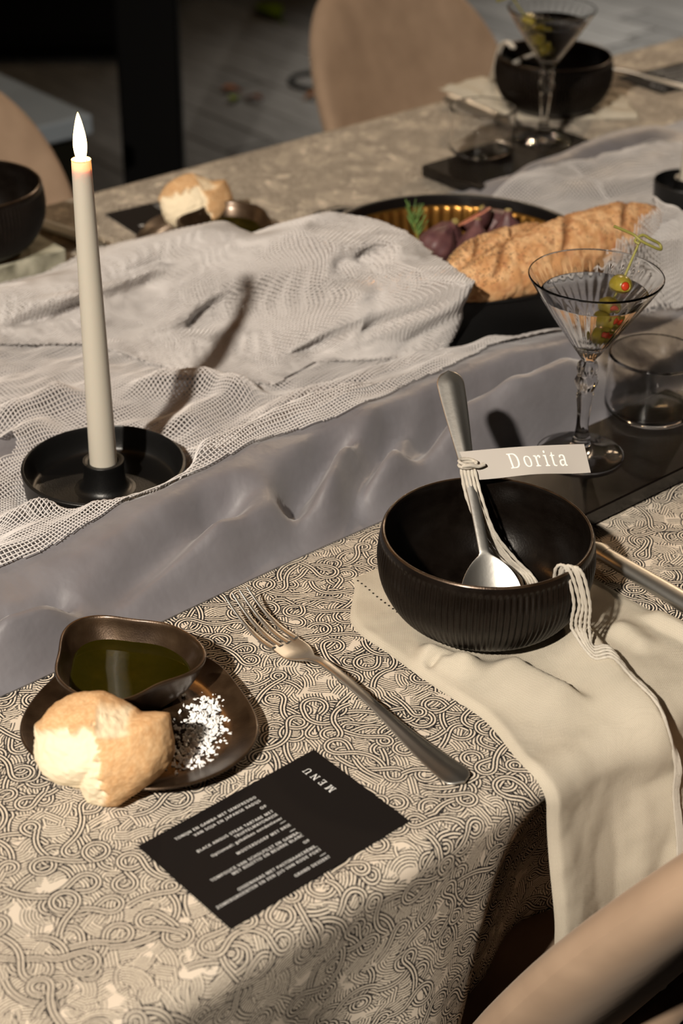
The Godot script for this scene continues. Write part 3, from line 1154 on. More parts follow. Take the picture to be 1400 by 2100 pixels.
	gauze(m, H_up, 0.54, 1.32, 1.0, 1.66, 0.0031, 0.0036, 0.00066, 0.35, func(u: float, v: float) -> bool: return Geometry2D.is_point_in_polygon(Vector2(u, v), lobe), wob, 0.02, LEAN)
	# the same cloth doubled under it
	H_up.each(func(u: float, v: float, h: float) -> float: return maxf(h - 0.0035 - 0.002 * n3.get_noise_2d(v * 2.0, u * 2.0), H_net.at(u, v - LEAN * h) + 0.0012))
	gauze(m, H_up, 0.54, 1.32, 1.0, 1.66, 0.0034, 0.0040, 0.00062, 0.05, func(u: float, v: float) -> bool: return Geometry2D.is_point_in_polygon(Vector2(u, v), lobe), wob, 0.03, LEAN)
	part(t, "upper_layer", m, M.thread, "stuff")
	build_net_right(t, wob)


const LEAN := 1.5

# the bunched layer is worked out in coordinates that lean back with height, so that its steep front is well covered
func lean(q: Vector3) -> Vector3:
	return Vector3(q.x, q.y + LEAN * q.z, q.z)


func leans(a: Array) -> Array:
	var out := []
	for q in a: out.append(Vector2(q.x, q.y + LEAN * q.z))
	return out


func build_net_right(t: Node3D, wob: FastNoiseLite) -> void:
	# the end that falls over the right of the dish
	var pts := [Vector3(1.150, 1.013, 0.013), Vector3(1.154, 1.017, 0.050), Vector3(1.189, 1.025, 0.082), Vector3(1.185, 1.016, 0.044), Vector3(1.170, 0.999, 0.012), Vector3(1.222, 1.017, 0.112), Vector3(1.253, 1.020, 0.128), Vector3(1.300, 1.035, 0.130), Vector3(1.234, 0.991, 0.012), Vector3(1.249, 1.009, 0.050), Vector3(1.250, 1.014, 0.080), Vector3(1.245, 1.002, 0.116), Vector3(1.295, 0.979, 0.012), Vector3(1.309, 0.994, 0.038), Vector3(1.315, 1.003, 0.066), Vector3(1.320, 1.012, 0.094), Vector3(1.329, 1.022, 0.110), Vector3(1.350, 0.973, 0.012), Vector3(1.388, 1.008, 0.045), Vector3(1.424, 1.041, 0.070), Vector3(1.48, 1.10, 0.02), Vector3(1.55, 1.02, 0.01), Vector3(1.55, 1.12, 0.01)]
	for q in [Vector3(1.187, 1.026, 0.082), Vector3(1.222, 1.017, 0.112), Vector3(1.253, 1.020, 0.128), Vector3(1.300, 1.035, 0.130), Vector3(1.329, 1.022, 0.110), Vector3(1.377, 1.033, 0.095)]:
		pts.append(Vector3(q.x + 0.010, q.y + 0.030, q.z * 0.92))
		pts.append(Vector3(q.x + 0.020, q.y + 0.060, q.z * 0.62))
	var plate := Plate.new(pts, 0.00002)
	var hf := HF.new(1.10, 1.58, 0.94, 1.22, 0.005)
	hf.each(func(u: float, v: float, _h: float) -> float: return plate.at(u, v))
	hf.fold([Vector2(1.158, 0.989), Vector2(1.205, 0.986), Vector2(1.285, 1.020), Vector2(1.349, 1.057)], 0.010, 0.010, -0.012)
	hf.fold([Vector2(1.203, 0.966), Vector2(1.253, 0.976), Vector2(1.336, 1.010)], 0.012, 0.012, 0.012)
	hf.fold([Vector2(1.238, 1.031), Vector2(1.298, 1.052), Vector2(1.337, 1.066)], 0.006, 0.006, 0.006)
	hf.each(func(u: float, v: float, h: float) -> float: return maxf(h, H_net.at(u, v) + 0.003))
	var poly := PackedVector2Array([Vector2(1.147, 1.015), Vector2(1.152, 1.019), Vector2(1.187, 1.026), Vector2(1.222, 1.017), Vector2(1.253, 1.020), Vector2(1.300, 1.035), Vector2(1.325, 1.062), Vector2(1.40, 1.08), Vector2(1.50, 1.10), Vector2(1.55, 1.05), Vector2(1.50, 0.97), Vector2(1.346, 0.969), Vector2(1.292, 0.976), Vector2(1.228, 0.986)])
	var m := MB.new()
	gauze(m, hf, 1.11, 1.57, 0.95, 1.20, 0.0031, 0.0036, 0.00066, -0.5, func(u: float, v: float) -> bool: return Geometry2D.is_point_in_polygon(Vector2(u, v), poly), wob, 0.02)
	part(t, "end_fold", m, M.thread, "stuff")


# ---------------------------------------------------------------- the place setting near the camera

# a piece of cutlery lying along x from 0 (handle end) to len; w, z and dish are funcs of 0..1
func flatware(m: MB, len: float, w: Callable, z: Callable, dish: Callable, thick: Callable, ridge: Callable, n := 72) -> void:
	var seg := 28
	m.grid(n, seg, func(a: float, b: float) -> Vector3:
		var g := b * TAU
		var ww: float = w.call(a)
		var x := cos(g)
		var cx := signf(x) * pow(absf(x), 0.8)
		var th: float = thick.call(a)
		var y: float = z.call(a) + (dish.call(a) as float) * cx * cx + th * 0.5 * sin(g)
		if sin(g) > 0.0: y += (ridge.call(a) as float) * maxf(0.0, 1.0 - absf(cx) * 1.6)
		return Vector3(a * len, y, cx * ww), false, true, true)
	# close both ends
	for e in [0.0, 1.0]:
		m.grid(seg, 1, func(a: float, b: float) -> Vector3:
			var g := a * TAU
			var x := cos(g)
			var cx := signf(x) * pow(absf(x), 0.8)
			var y0: float = z.call(e)
			return Vector3(e * len, y0, 0).lerp(Vector3(e * len, y0 + (dish.call(e) as float) * cx * cx + (thick.call(e) as float) * 0.5 * sin(g), cx * (w.call(e) as float)), b), true, false, e == 1.0)


func handle_w(a: float) -> float:   # a runs from the rounded end towards the neck
	var e := sqrt(maxf(0.0, 1.0 - pow(1.0 - minf(1.0, a / 0.055), 2.0)))
	return maxf(0.0004, lerpf(0.0112, 0.0042, sstep(0.0, 0.52, a)) * e)


func make_fork(label: String) -> Node3D:
	var t := thing("dinner_fork", label, "fork", Vector3.ZERO)
	var len := 0.20
	var zf := func(a: float) -> float: return 0.0025 + 0.012 * sstep(0.1, 0.72, a) - 0.0105 * sstep(0.74, 0.93, a)
	var m := MB.new()
	flatware(m, len, func(a: float) -> float:
		return maxf(handle_w(a), 0.0128 * sstep(0.77, 0.93, a) * (1.0 - 0.05 * sstep(0.93, 1.0, a))), zf,
		func(a: float) -> float: return 0.0022 * sstep(0.80, 0.95, a), func(a: float) -> float: return lerpf(0.0026, 0.0034, sstep(0.4, 0.7, a)) - 0.0012 * sstep(0.8, 1.0, a),
		func(a: float) -> float: return 0.0014 * (1.0 - sstep(0.3, 0.62, a)) * sstep(0.0, 0.05, a))
	part(t, "handle", m, M.steel)
	for k in 4:
		m = MB.new()
		var pts := []
		var z0 := (k - 1.5) * 0.0072
		for i in 17:
			var f := i / 16.0
			pts.append(Vector3(len - 0.003 + 0.061 * f, 0.0042 + 0.0012 * absf(k - 1.5) * (1.0 - f) - 0.002 * sin(f * PI) + 0.016 * f * f, z0 * (1.0 - 0.04 * f)))
		m.tube(pts, func(f: float) -> float: return lerpf(0.0027, 0.0009, pow(f, 1.4)), 10, Vector3.UP, 0.55)
		part(t, "tine", m, M.steel)
	return t


func make_spoon(label: String) -> Node3D:
	var t := thing("spoon", label, "spoon", Vector3.ZERO)
	var m := MB.new()
	flatware(m, 0.232, func(a: float) -> float:
		var bowl := 0.0
		if a > 0.68:
			var f := (a - 0.68) / 0.32
			bowl = 0.0235 * pow(maxf(0.0, sin(PI * pow(f, 0.92))), 0.75)
		return maxf(handle_w(a) * (1.0 - sstep(0.72, 0.8, a)), maxf(bowl, 0.0003)), 
		func(a: float) -> float: return 0.004 * sstep(0.0, 0.6, a) - 0.0095 * sin(PI * clampf((a - 0.68) / 0.34, 0.0, 1.0)),
		func(a: float) -> float: return 0.0075 * sin(PI * clampf((a - 0.68) / 0.32, 0.0, 1.0)),
		func(a: float) -> float: return lerpf(0.0028, 0.0016, sstep(0.6, 0.8, a)),
		func(a: float) -> float: return 0.0016 * (1.0 - sstep(0.25, 0.55, a)) * sstep(0.0, 0.05, a), 110)
	part(t, "spoon_body", m, M.steel)
	return t


func make_knife(label: String) -> Node3D:
	var t := thing("table_knife", label, "knife", Vector3.ZERO)
	var m := MB.new()
	var pts := []
	for i in 25: pts.append(Vector3(0.13 * i / 24.0, 0, 0))
	m.tube(pts, func(f: float) -> float: return lerpf(0.0105, 0.0078, f) * sqrt(minf(1.0, 0.15 + f * 14.0)), 20, Vector3.UP, 0.72)
	part(t, "handle", m, M.steel)
	m = MB.new()
	m.tube(spline([Vector3(0.129, 0, 0), Vector3(0.134, 0, 0), Vector3(0.140, 0, 0), Vector3(0.146, 0, 0)], 12), func(f: float) -> float: return 0.0078 + 0.0026 * sin(f * PI) - 0.003 * f, 18, Vector3.UP, 0.75)
	part(t, "bolster", m, M.steel)
	m = MB.new()
	m.grid(30, 12, func(a: float, b: float) -> Vector3:
		var g := b * TAU
		var w := lerpf(0.0055, 0.0095, sstep(0.0, 0.25, a)) * sqrt(maxf(0.0, 1.0 - pow(maxf(0.0, (a - 0.8) / 0.2), 2.0)))
		return Vector3(0.144 + a * 0.105, sin(g) * 0.0011, cos(g) * w + (0.0095 - w) * 0.5), false, true, true)
	part(t, "blade", m, M.steel)
	return t


# put a thing whose length runs along x so that it goes from a to b
func lay(o: Node3D, a: Vector3, b: Vector3, up := Vector3.UP) -> void:
	var x := (b - a).normalized()
	var z := x.cross(up).normalized()
	o.transform = Transform3D(Basis(x, z.cross(x), z), a)


func make_bowl(label: String) -> Node3D:
	var t := thing("ribbed_bowl", label, "bowl", Vector3.ZERO)
	var outer := prof([Vector2(0, 0), Vector2(0.046, 0.0), Vector2(0.054, 0.003), Vector2(0.068, 0.013), Vector2(0.0785, 0.031), Vector2(0.0820, 0.049), Vector2(0.0815, 0.061), Vector2(0.0800, 0.071), Vector2(0.0792, 0.0742)], 5)
	var m := MB.new()
	m.lathe(outer, 642, func(a: float, q: Vector2, _i: int) -> float:
		return q.x - 0.0018 * pow(0.5 + 0.5 * cos(a * 107.0), 0.8) * sstep(0.005, 0.012, q.y) * (1.0 - sstep(0.066, 0.070, q.y)))
	part(t, "ribbed_wall", m, M.glaze)
	m = MB.new()
	m.lathe(prof([Vector2(0.0792, 0.0742), Vector2(0.0780, 0.0754), Vector2(0.0766, 0.0748)], 4), 120)
	part(t, "rim", m, M.bronze)
	m = MB.new()
	m.lathe(prof([Vector2(0.0766, 0.0748), Vector2(0.0760, 0.070), Vector2(0.0772, 0.052), Vector2(0.0735, 0.032), Vector2(0.062, 0.015), Vector2(0.045, 0.0085), Vector2(0.02, 0.0065), Vector2(0.0, 0.006)], 6), 120)
	var inside: StandardMaterial3D = M.glaze.duplicate()
	inside.albedo_color = Color(0.10, 0.082, 0.07)
	inside.roughness = 0.30
	part(t, "inside", m, inside)
	return t


func make_slate(label: String) -> Node3D:
	var t := thing("slate_tray", label, "tray", Vector3.ZERO)
	var m := MB.new()
	m.box(Vector3(0, 0.009, 0), Vector3(0.238, 0.015, 0.106), 0.0012)
	part(t, "slab", m, M.slate)
	for sx in [-1.0, 1.0]:
		for sz in [-1.0, 1.0]:
			m = MB.new()
			m.lathe_crisp([Vector2(0, 0), Vector2(0.006, 0), Vector2(0.006, 0.0018), Vector2(0, 0.0018)], 16)
			m.xf.origin = Vector3.ZERO
			var o := part(t, "foot", m, M.black)
			o.position = Vector3(sx * 0.10, 0, sz * 0.04)
	return t


func make_tumbler(label: String) -> Node3D:
	var t := thing("tumbler", label, "glass", Vector3.ZERO)
	var m := MB.new()
	var p := prof([Vector2(0, 0.0005), Vector2(0.033, 0.0), Vector2(0.0385, 0.001), Vector2(0.0418, 0.005), Vector2(0.0425, 0.012), Vector2(0.0427, 0.035), Vector2(0.0428, 0.0568)], 5)
	p.append_array(prof([Vector2(0.0428, 0.0568), Vector2(0.0422, 0.0580), Vector2(0.0412, 0.0580), Vector2(0.0406, 0.0570), Vector2(0.0403, 0.035), Vector2(0.0400, 0.013), Vector2(0.0385, 0.0075), Vector2(0.033, 0.0058), Vector2(0.0, 0.0054)], 5).slice(1))
	m.lathe(p, 96)
	part(t, "glass_wall", m, M.glass)
	return t


func make_martini(label: String, pick_to: Vector3) -> Node3D:
	var t := thing("martini_glass", label, "cocktail glass", Vector3.ZERO)
	var m := MB.new()
	var p := prof([Vector2(0, 0.001), Vector2(0.034, 0.0005), Vector2(0.0375, 0.0015), Vector2(0.0370, 0.003), Vector2(0.022, 0.0060), Vector2(0.0095, 0.0115), Vector2(0.0078, 0.015), Vector2(0.0080, 0.018), Vector2(0.0062, 0.021), Vector2(0.0052, 0.030), Vector2(0.0055, 0.043), Vector2(0.0068, 0.055), Vector2(0.0074, 0.060), Vector2(0.0064, 0.063),
		Vector2(0.0088, 0.069), Vector2(0.0096, 0.074), Vector2(0.0080, 0.079), Vector2(0.0090, 0.084), Vector2(0.0082, 0.089), Vector2(0.0058, 0.092), Vector2(0.0070, 0.095), Vector2(0.0118, 0.102), Vector2(0.0222, 0.117), Vector2(0.0345, 0.135), Vector2(0.0480, 0.156), Vector2(0.0564, 0.1695)], 5)
	p.append_array(prof([Vector2(0.0564, 0.1695), Vector2(0.0563, 0.1707), Vector2(0.0555, 0.1710), Vector2(0.0549, 0.1699), Vector2(0.0465, 0.156), Vector2(0.0331, 0.135), Vector2(0.0209, 0.117), Vector2(0.0117, 0.1055), Vector2(0.0, 0.1030)], 5).slice(1))
	var n_out := 25 * 5
	m.lathe(p, 192, func(a: float, q: Vector2, i: int) -> float:
		if i > n_out: return q.x
		if q.y > 0.098: return q.x + 0.00022 * cos(a * 32.0) * (1.0 - sstep(0.155, 0.166, q.y))
		if q.y > 0.0635 and q.y < 0.0915: return q.x * (1.0 + 0.07 * cos(a * 8.0 + (PI if q.y > 0.0785 else 0.0)))
		if q.y > 0.022: return q.x * (1.0 + 0.05 * cos(a * 6.0))
		return q.x)
	part(t, "glass_body", m, M.glass)
	# the drink
	var lv := 0.1541
	m = MB.new()
	m.lathe(prof([Vector2(0.0, 0.1033), Vector2(0.0115, 0.1058), Vector2(0.0207, 0.1173), Vector2(0.0329, 0.1353), Vector2(0.0449, lv - 0.0006)], 6) + [Vector2(0.0450, lv), Vector2(0.0440, lv - 0.0002), Vector2(0.0, lv - 0.0002)], 96)
	part(t, "drink", m, M.liquid)

	# three olives on a knotted bamboo pick, a thing of its own
	var k := thing("olive_pick", "x", "garnish", Vector3.ZERO)
	var a := Vector3(0.003, 0.112, 0.010)
	var dir := (pick_to - a).normalized()
	m = MB.new()
	m.tube([a, pick_to], 0.0011, 8)
	part(k, "stick", m, M.bamboo)
	m = MB.new()
	var side := dir.cross(Vector3(0, 0, 1)).normalized()
	m.tube(spline([pick_to - side * 0.026, pick_to - side * 0.008 + dir * 0.001, pick_to + Vector3(0, 0, 0.003), pick_to + side * 0.012 + Vector3(0, 0, 0.003), pick_to + side * 0.020, pick_to + side * 0.019 - Vector3(0, -0.003, 0.004), pick_to + side * 0.008 + dir * 0.004, pick_to + dir * 0.004, pick_to - side * 0.004 - dir * 0.003, pick_to - dir * 0.003 + Vector3(0, 0, 0.003)], 48), 0.0013, 8)
	part(k, "knot", m, M.bamboo)
	for f in [0.13, 0.30, 0.56]:
		var c := a.lerp(pick_to, f)
		var o := MB.new()
		var ax := (Vector3(0.25, 0.35, 1.0)).normalized()
		var b := Basis(ax.cross(Vector3.UP).normalized(), ax, ax.cross(Vector3.UP).normalized().cross(ax))
		o.xf = Transform3D(b, c)
		o.lathe(prof([Vector2(0, -0.0115), Vector2(0.005, -0.0105), Vector2(0.0088, -0.005), Vector2(0.0092, 0.001), Vector2(0.0078, 0.007), Vector2(0.0050, 0.0104), Vector2(0.0038, 0.0106), Vector2(0.0034, 0.0090), Vector2(0.0, 0.0090)], 4), 28)
		var ol := part(k, "olive", o, M.olive)
		o = MB.new()
		o.xf = Transform3D(b, c)
		o.lathe(prof([Vector2(0.0036, 0.0085), Vector2(0.0037, 0.0098), Vector2(0.0026, 0.0112), Vector2(0.0, 0.0117)], 4), 18)
		part(ol, "pimento", o, M.pimento)
	return t


# ---- lettering: returns a mesh builder holding flat letters, centred left at x = 0, cap height 1
func letters(text: String, serif: bool, spacing: float) -> MB:
	var f := SystemFont.new()
	f.font_names = PackedStringArray(["Droid Serif" if serif else "Droid Sans"])
	var fv := FontVariation.new()
	fv.base_font = f
	var tm := TextMesh.new()
	tm.font = fv
	fv.spacing_glyph = int(spacing * 64)
	tm.text = text
	tm.font_size = 64
	tm.pixel_size = 1.0 / 64.0 / 0.714
	tm.depth = 0.02
	tm.curve_step = 1.5
	tm.horizontal_alignment = HORIZONTAL_ALIGNMENT_LEFT
	tm.vertical_alignment = VERTICAL_ALIGNMENT_BOTTOM
	var arr := tm.get_mesh_arrays() if tm is PrimitiveMesh else []
	var m := MB.new()
	m.p = arr[Mesh.ARRAY_VERTEX]
	m.nn = arr[Mesh.ARRAY_NORMAL]
	m.tt = arr[Mesh.ARRAY_TEX_UV]
	m.ix = arr[Mesh.ARRAY_INDEX] if arr[Mesh.ARRAY_INDEX] != null else PackedInt32Array(range(m.p.size()))
	return m


func span(m: MB) -> Rect2:
	var lo := Vector2(1e9, 1e9)
	var hi := -lo
	for v in m.p:
		lo = lo.min(Vector2(v.x, v.y))
		hi = hi.max(Vector2(v.x, v.y))
	return Rect2(lo, hi - lo)


func make_menu(label: String) -> Node3D:
	# lies flat: x along the long edge, reading direction of the dishes; -z is the top of the letters
	var t := thing("menu_card", label, "menu card", Vector3.ZERO)
	var m := MB.new()
	m.box(Vector3(0, 0.0005, 0), Vector3(0.148, 0.0007, 0.0963), 0.0002)
	part(t, "card", m, M.card)
	var rows := [["TONIJN EN GAMBA MET SEMIFREDDO", 0.0648, 0.0352], ["VAN SOJA EN JAPANSE RADIJS", 0.0535, 0.0305], ["OF", 0.0047, 0.0240], ["BLACK ANGUS STEAK TARTARE MET", 0.0610, 0.0170], ["TRUFFELMAYONAISE", 0.0346, 0.0128], ["Optioneel: gebakken eendenlever", 0.0566, 0.0080],
		["MOSTERDSOEP MET BRIE", 0.0430, -0.0005], ["TOMPOUCE VAN SCHOLFILET EN GAMBA,", 0.0705, -0.0097], ["MET RISOTTO EN BEURRE BLANC", 0.0565, -0.0134], ["OF", 0.0045, -0.0197], ["OSSENHAAS MET PASTINAAKCRÈME,", 0.0625, -0.0268], ["ZOMERGROENTEN EN EEN JUS VAN RODE PORT", 0.0822, -0.0310], ["GRAND DESSERT", 0.0282, -0.0397]]
	for r in rows:
		var l := letters(r[0], false, 0.10)
		var b := span(l)
		var k: float = r[1] / b.size.x
		var ky := 0.00225
		for i in l.p.size():
			var v := l.p[i]
			var x: float = 0.0125 - r[1] + (v.x - b.position.x) * k
			l.p[i] = Vector3(x, 0.00095 + v.z * 0.002, -(r[2] - (x - 0.0) * 0.022 - 0.0011 + v.y * ky))
			l.nn[i] = Vector3(l.nn[i].x, l.nn[i].z, -l.nn[i].y)
		part(t, "lettering", l, M.ink)
	for y in [0.0047, -0.0052, -0.0352]:
		m = MB.new()
		m.box(Vector3(0.0103, 0.0009, -y), Vector3(0.0044, 0.00025, 0.0003), 0.00005)
		part(t, "printed_dash", m, M.ink)
	var l := letters("MENU", true, 0.42)
	var b := span(l)
	for i in l.p.size():
		var v := l.p[i]
		l.p[i] = Vector3(0.0585 - (v.y - b.position.y) / b.size.y * 0.0058, 0.00095 + v.z * 0.002, -(0.0068 + (v.x - b.position.x) / b.size.x * 0.0288))
		l.nn[i] = Vector3(-l.nn[i].y, l.nn[i].z, -l.nn[i].x)
	part(t, "lettering", l, M.ink)
	return t


func lobed(a: float, amp: float, phase: float, amp2: float, phase2: float) -> float:
	return 1.0 + amp * cos(3.0 * a + phase) + amp2 * cos(2.0 * a + phase2) + amp * 0.35 * cos(5.0 * a + 1.0)


func make_plate(label: String) -> Node3D:
	var t := thing("bread_plate", label, "plate", Vector3.ZERO)
	var m := MB.new()
	m.lathe(prof([Vector2(0, 0.0008), Vector2(0.045, 0.0), Vector2(0.056, 0.001), Vector2(0.068, 0.0055), Vector2(0.0785, 0.0125), Vector2(0.0798, 0.0140), Vector2(0.0788, 0.0150), Vector2(0.0770, 0.0143), Vector2(0.066, 0.0085), Vector2(0.056, 0.0060), Vector2(0.03, 0.0048), Vector2(0, 0.0045)], 6), 160, func(a: float, q: Vector2, _i: int) -> float:
		return q.x * lerpf(1.0, lobed(a, 0.045, 2.1, 0.035, 1.2), q.x / 0.08))
	part(t, "plate_body", m, M.bronze)
	return t


func dish_r(a: float, r: float) -> float:
	return r * lerpf(1.0, lobed(a, 0.105, -0.5, 0.03, 0.2), sstep(0.005, 0.05, r))


func make_oil_dish(label: String) -> Node3D:
	var t := thing("oil_dish", label, "dish", Vector3.ZERO)
	var m := MB.new()
	m.lathe(prof([Vector2(0, 0.0006), Vector2(0.026, 0.0), Vector2(0.0325, 0.002), Vector2(0.0425, 0.0145), Vector2(0.0495, 0.0300), Vector2(0.0508, 0.0345), Vector2(0.0500, 0.0358), Vector2(0.0482, 0.0346), Vector2(0.0452, 0.0275), Vector2(0.0382, 0.0165), Vector2(0.029, 0.0082), Vector2(0.015, 0.0050), Vector2(0, 0.004)], 6), 144, func(a: float, q: Vector2, _i: int) -> float: return dish_r(a, q.x))
	part(t, "dish_body", m, M.bronze)
	m = MB.new()
	m.lathe(prof([Vector2(0, 0.0038), Vector2(0.015, 0.0048), Vector2(0.0292, 0.0079), Vector2(0.0385, 0.0162), Vector2(0.0422, 0.0212)], 6) + [Vector2(0.0412, 0.0206), Vector2(0.040, 0.0203), Vector2(0, 0.0202)], 144, func(a: float, q: Vector2, _i: int) -> float: return dish_r(a, q.x))
	part(t, "olive_oil", m, M.oil)
	return t


func make_bread(label: String, s: int) -> Node3D:
	var t := thing("bread_chunk", label, "bread", Vector3.ZERO)
	# outline of the torn chunk as seen across its tilted middle plane, every 15 degrees
	var rim := [0.046, 0.047, 0.048, 0.0345, 0.0345, 0.035, 0.039, 0.040, 0.042, 0.0445, 0.046, 0.0465, 0.046, 0.0438, 0.0405, 0.034, 0.0285, 0.036, 0.0365, 0.0374, 0.0356, 0.0365, 0.039, 0.043]
	var e1 := Vector3(1, 0, 0)
	var e2 := Vector3(0, 0.85, -0.53)
	var e3 := Vector3(0, 0.53, 0.85)
	var n := noise(34.0, s, 4)
	var n2 := noise(140.0, s + 1, 3)
	var crumb := func(d: Vector3) -> float:
		var x := d.dot(e1)
		var y := d.dot(e2)
		var edge := 0.20 * n.get_noise_3dv(d * 0.09)
		var face := sstep(0.06, -0.04, x + 0.10 * y + edge) * sstep(0.60, 0.50, y - 0.25 * x + edge)
		var gash := sstep(0.30, 0.42, y) * sstep(-0.10, 0.02, x) * sstep(0.62, 0.5, x) * sstep(0.95, 0.8, y)
		return maxf(face, gash * 0.7)
	var m := MB.new()
	m.star(150, 100, func(d: Vector3) -> float:
		var x := d.dot(e1)
		var y := d.dot(e2)
		var w := d.dot(e3)
		var a := fposmod(atan2(y, x) / TAU * 24.0, 24.0)
		var i := int(a)
		var rr: float = lerpf(rim[i % 24], rim[(i + 1) % 24], a - i)
		var r := 1.0 / sqrt((x * x + y * y) / (rr * rr) + w * w / (0.031 * 0.031))
		var c: float = crumb.call(d)
		r *= 1.0 + 0.055 * n.get_noise_3dv(d * 0.040) + lerpf(0.008, 0.030, c) * n2.get_noise_3dv(d * 0.045)
		# torn face sunk below the crust, which keeps a lip around it
		r *= 1.0 - 0.075 * c * sstep(0.0, 0.5, w)
		r *= 1.0 + 0.05 * exp(-pow((y - 0.56 - 0.25 * x) / 0.07, 2.0)) * sstep(0.15, -0.15, x)
		if d.y < -0.05: r = minf(r, 0.030 / -d.y)
		return r, func(_a: float, _b: float, p: Vector3) -> Color:
			var d := p.normalized()
			var c: float = crumb.call(d)
			var f := 0.5 + 0.5 * n.get_noise_3dv(d * 0.09)
			var dust := sstep(0.2, 0.6, n2.get_noise_3dv(d * 0.12) + 0.3)
			return Color(0.52, 0.28, 0.12).lerp(Color(0.71, 0.48, 0.27), clampf(f * 0.7 + dust * 0.4, 0, 1)).lerp(Color(0.80, 0.69, 0.50), c))
	part(t, "loaf_piece", m, M.crust)
	return t


func napkin_point(u: float, w: float, h: float) -> Vector3:
	var top := EDGE + ROUND
	if w > top: return T(u, w, h)
	var s := top - w
	var rr := ROUND + 0.004
	if s < rr * PI / 2.0:
		var g := s / rr
		return T(u, top - (rr + h) * sin(g), -rr + (rr + h) * cos(g))
	s -= rr * PI / 2.0
	return T(u, EDGE - 0.004 - 0.06 * s - 0.012 * sstep(0.0, 0.1, s) - h, -rr - s)


func build_front_place() -> void:
	# napkin, from behind the bowl over the edge of the table
	var hf := HF.new(0.64, 0.94, 0.34, 0.88, 0.003)
	hf.fold([Vector2(0.746, 0.704), Vector2(0.741, 0.661), Vector2(0.746, 0.629), Vector2(0.754, 0.602)], 0.0065, 0.030, 0.017, 0.30)
	hf.fold([Vector2(0.817, 0.677), Vector2(0.801, 0.638), Vector2(0.786, 0.597), Vector2(0.780, 0.571), Vector2(0.795, 0.55), Vector2(0.79, 0.45), Vector2(0.785, 0.36)], 0.0040, 0.028, 0.017, 0.0)
	hf.fold([Vector2(0.871, 0.670), Vector2(0.875, 0.625), Vector2(0.878, 0.590)], 0.018, 0.004, 0.009)
	hf.fold([Vector2(0.701, 0.741), Vector2(0.715, 0.724), Vector2(0.721, 0.700), Vector2(0.726, 0.684)], 0.011, 0.014, 0.022)
	hf.fold([Vector2(0.694, 0.719), Vector2(0.711, 0.717), Vector2(0.717, 0.705)], 0.004, 0.004, -0.0084)
	hf.fold([Vector2(0.684, 0.691), Vector2(0.680, 0.647), Vector2(0.671, 0.600), Vector2(0.69, 0.5), Vector2(0.695, 0.4)], 0.014, 0.02, 0.003, 0.2)
	hf.fold([Vector2(0.843, 0.675), Vector2(0.844, 0.652), Vector2(0.839, 0.623)], 0.012, 0.008, 0.0070)
	hf.fold([Vector2(0.735, 0.55), Vector2(0.728, 0.47), Vector2(0.73, 0.38)], 0.010, 0.014, -0.0042, 0.3)
	hf.fold([Vector2(0.765, 0.56), Vector2(0.757, 0.48), Vector2(0.75, 0.40)], 0.010, 0.010, 0.0035, 0.3)
	hf.fold([Vector2(0.785, 0.52), Vector2(0.768, 0.45), Vector2(0.77, 0.40)], 0.007, 0.007, -0.0021, 0.3)
	hf.fold([Vector2(0.86, 0.58), Vector2(0.85, 0.5), Vector2(0.86, 0.40)], 0.012, 0.012, 0.0112, 0.3)
	var n := noise(22.0, 50, 3)
	hf.each(func(u: float, w: float, h: float) -> float:
		h = 0.0022 + h + 0.0012 * (1.0 + n.get_noise_2d(u, w))
		var d := Vector2(u - 0.776, w - 0.741).length()
		return lerpf(minf(h, 0.0048), maxf(h, 0.0015), sstep(0.05, 0.082, d)))
	var left := func(w: float) -> float:
		var l := 0.690
		l = lerpf(l, 0.700, sstep(0.78, 0.82, w))
		l = lerpf(l, 0.735, sstep(0.80, 0.85, w))
		l = lerpf(l, 0.674, sstep(0.66, 0.58, w))
		return l + 0.0006 * sin(w * 60.0)
	var m := MB.new()
	var nw := 190
	var f := func(a: float, b: float, under: float) -> Vector3:
		var w := lerpf(0.35, 0.846 - 0.02 * a * a, b)
		var u := lerpf(left.call(w), 0.888 + 0.004 * sin(w * 25.0), a)
		var edge := minf(minf(a, 1.0 - a) * 0.2, (1.0 - b) * 0.5)
		return napkin_point(u, w, lerpf(0.0012, hf.at(u, w), sstep(0.0, 0.006, edge)) - under)
	m.grid(90, nw, func(a: float, b: float) -> Vector3: return f.call(a, b, 0.0))
	m.grid(90, nw, func(a: float, b: float) -> Vector3: return f.call(a, b, 0.0009), false, false, true)
	var nap := thing("linen_napkin", "beige linen napkin under the ribbed bowl, hanging over the table edge", "napkin", Vector3.ZERO)
	part(nap, "cloth", m, M.linen)
	# the row of drawn-thread holes along its hem
	m = MB.new()
	for k in 17:
		var q := Vector2(0.7335 - 0.0005 * k, 0.838 - k * 0.0052)
		var c := napkin_point(q.x, q.y, hf.at(q.x, q.y) + 0.0003)
		m.xf = Transform3D(Basis(Vector3.UP, deg_to_rad(40.5)), c)
		m.lathe([Vector2(0, 0), Vector2(0.0009, 0.0), Vector2(0.0009, 0.0002), Vector2(0, 0.0002)], 8)
	m.xf = Transform3D.IDENTITY
	part(nap, "hem_stitch", m, mat(Color(0.12, 0.10, 0.08), 0.9), "stuff")

	var bowl := make_bowl("dark brown ribbed bowl standing on the hanging linen napkin, holding the spoon")
	bowl.position = W(Vector3(0.109, 0.0062, -1.068))

	# fork, knife and spoon
	var fork := make_fork("silver dinner fork lying between the bread plate and the hanging napkin, beside the menu card")
	lay(fork, W(Vector3(0.0843, 0.0012, -0.8716)), W(Vector3(-0.0724, 0.0012, -1.0616)))
	var knife := make_knife("silver table knife to the side of the ribbed bowl, handle across the linen napkin")
	lay(knife, T(0.9005, 0.602, 0.0105), T(0.9045, 0.732, 0.0115))
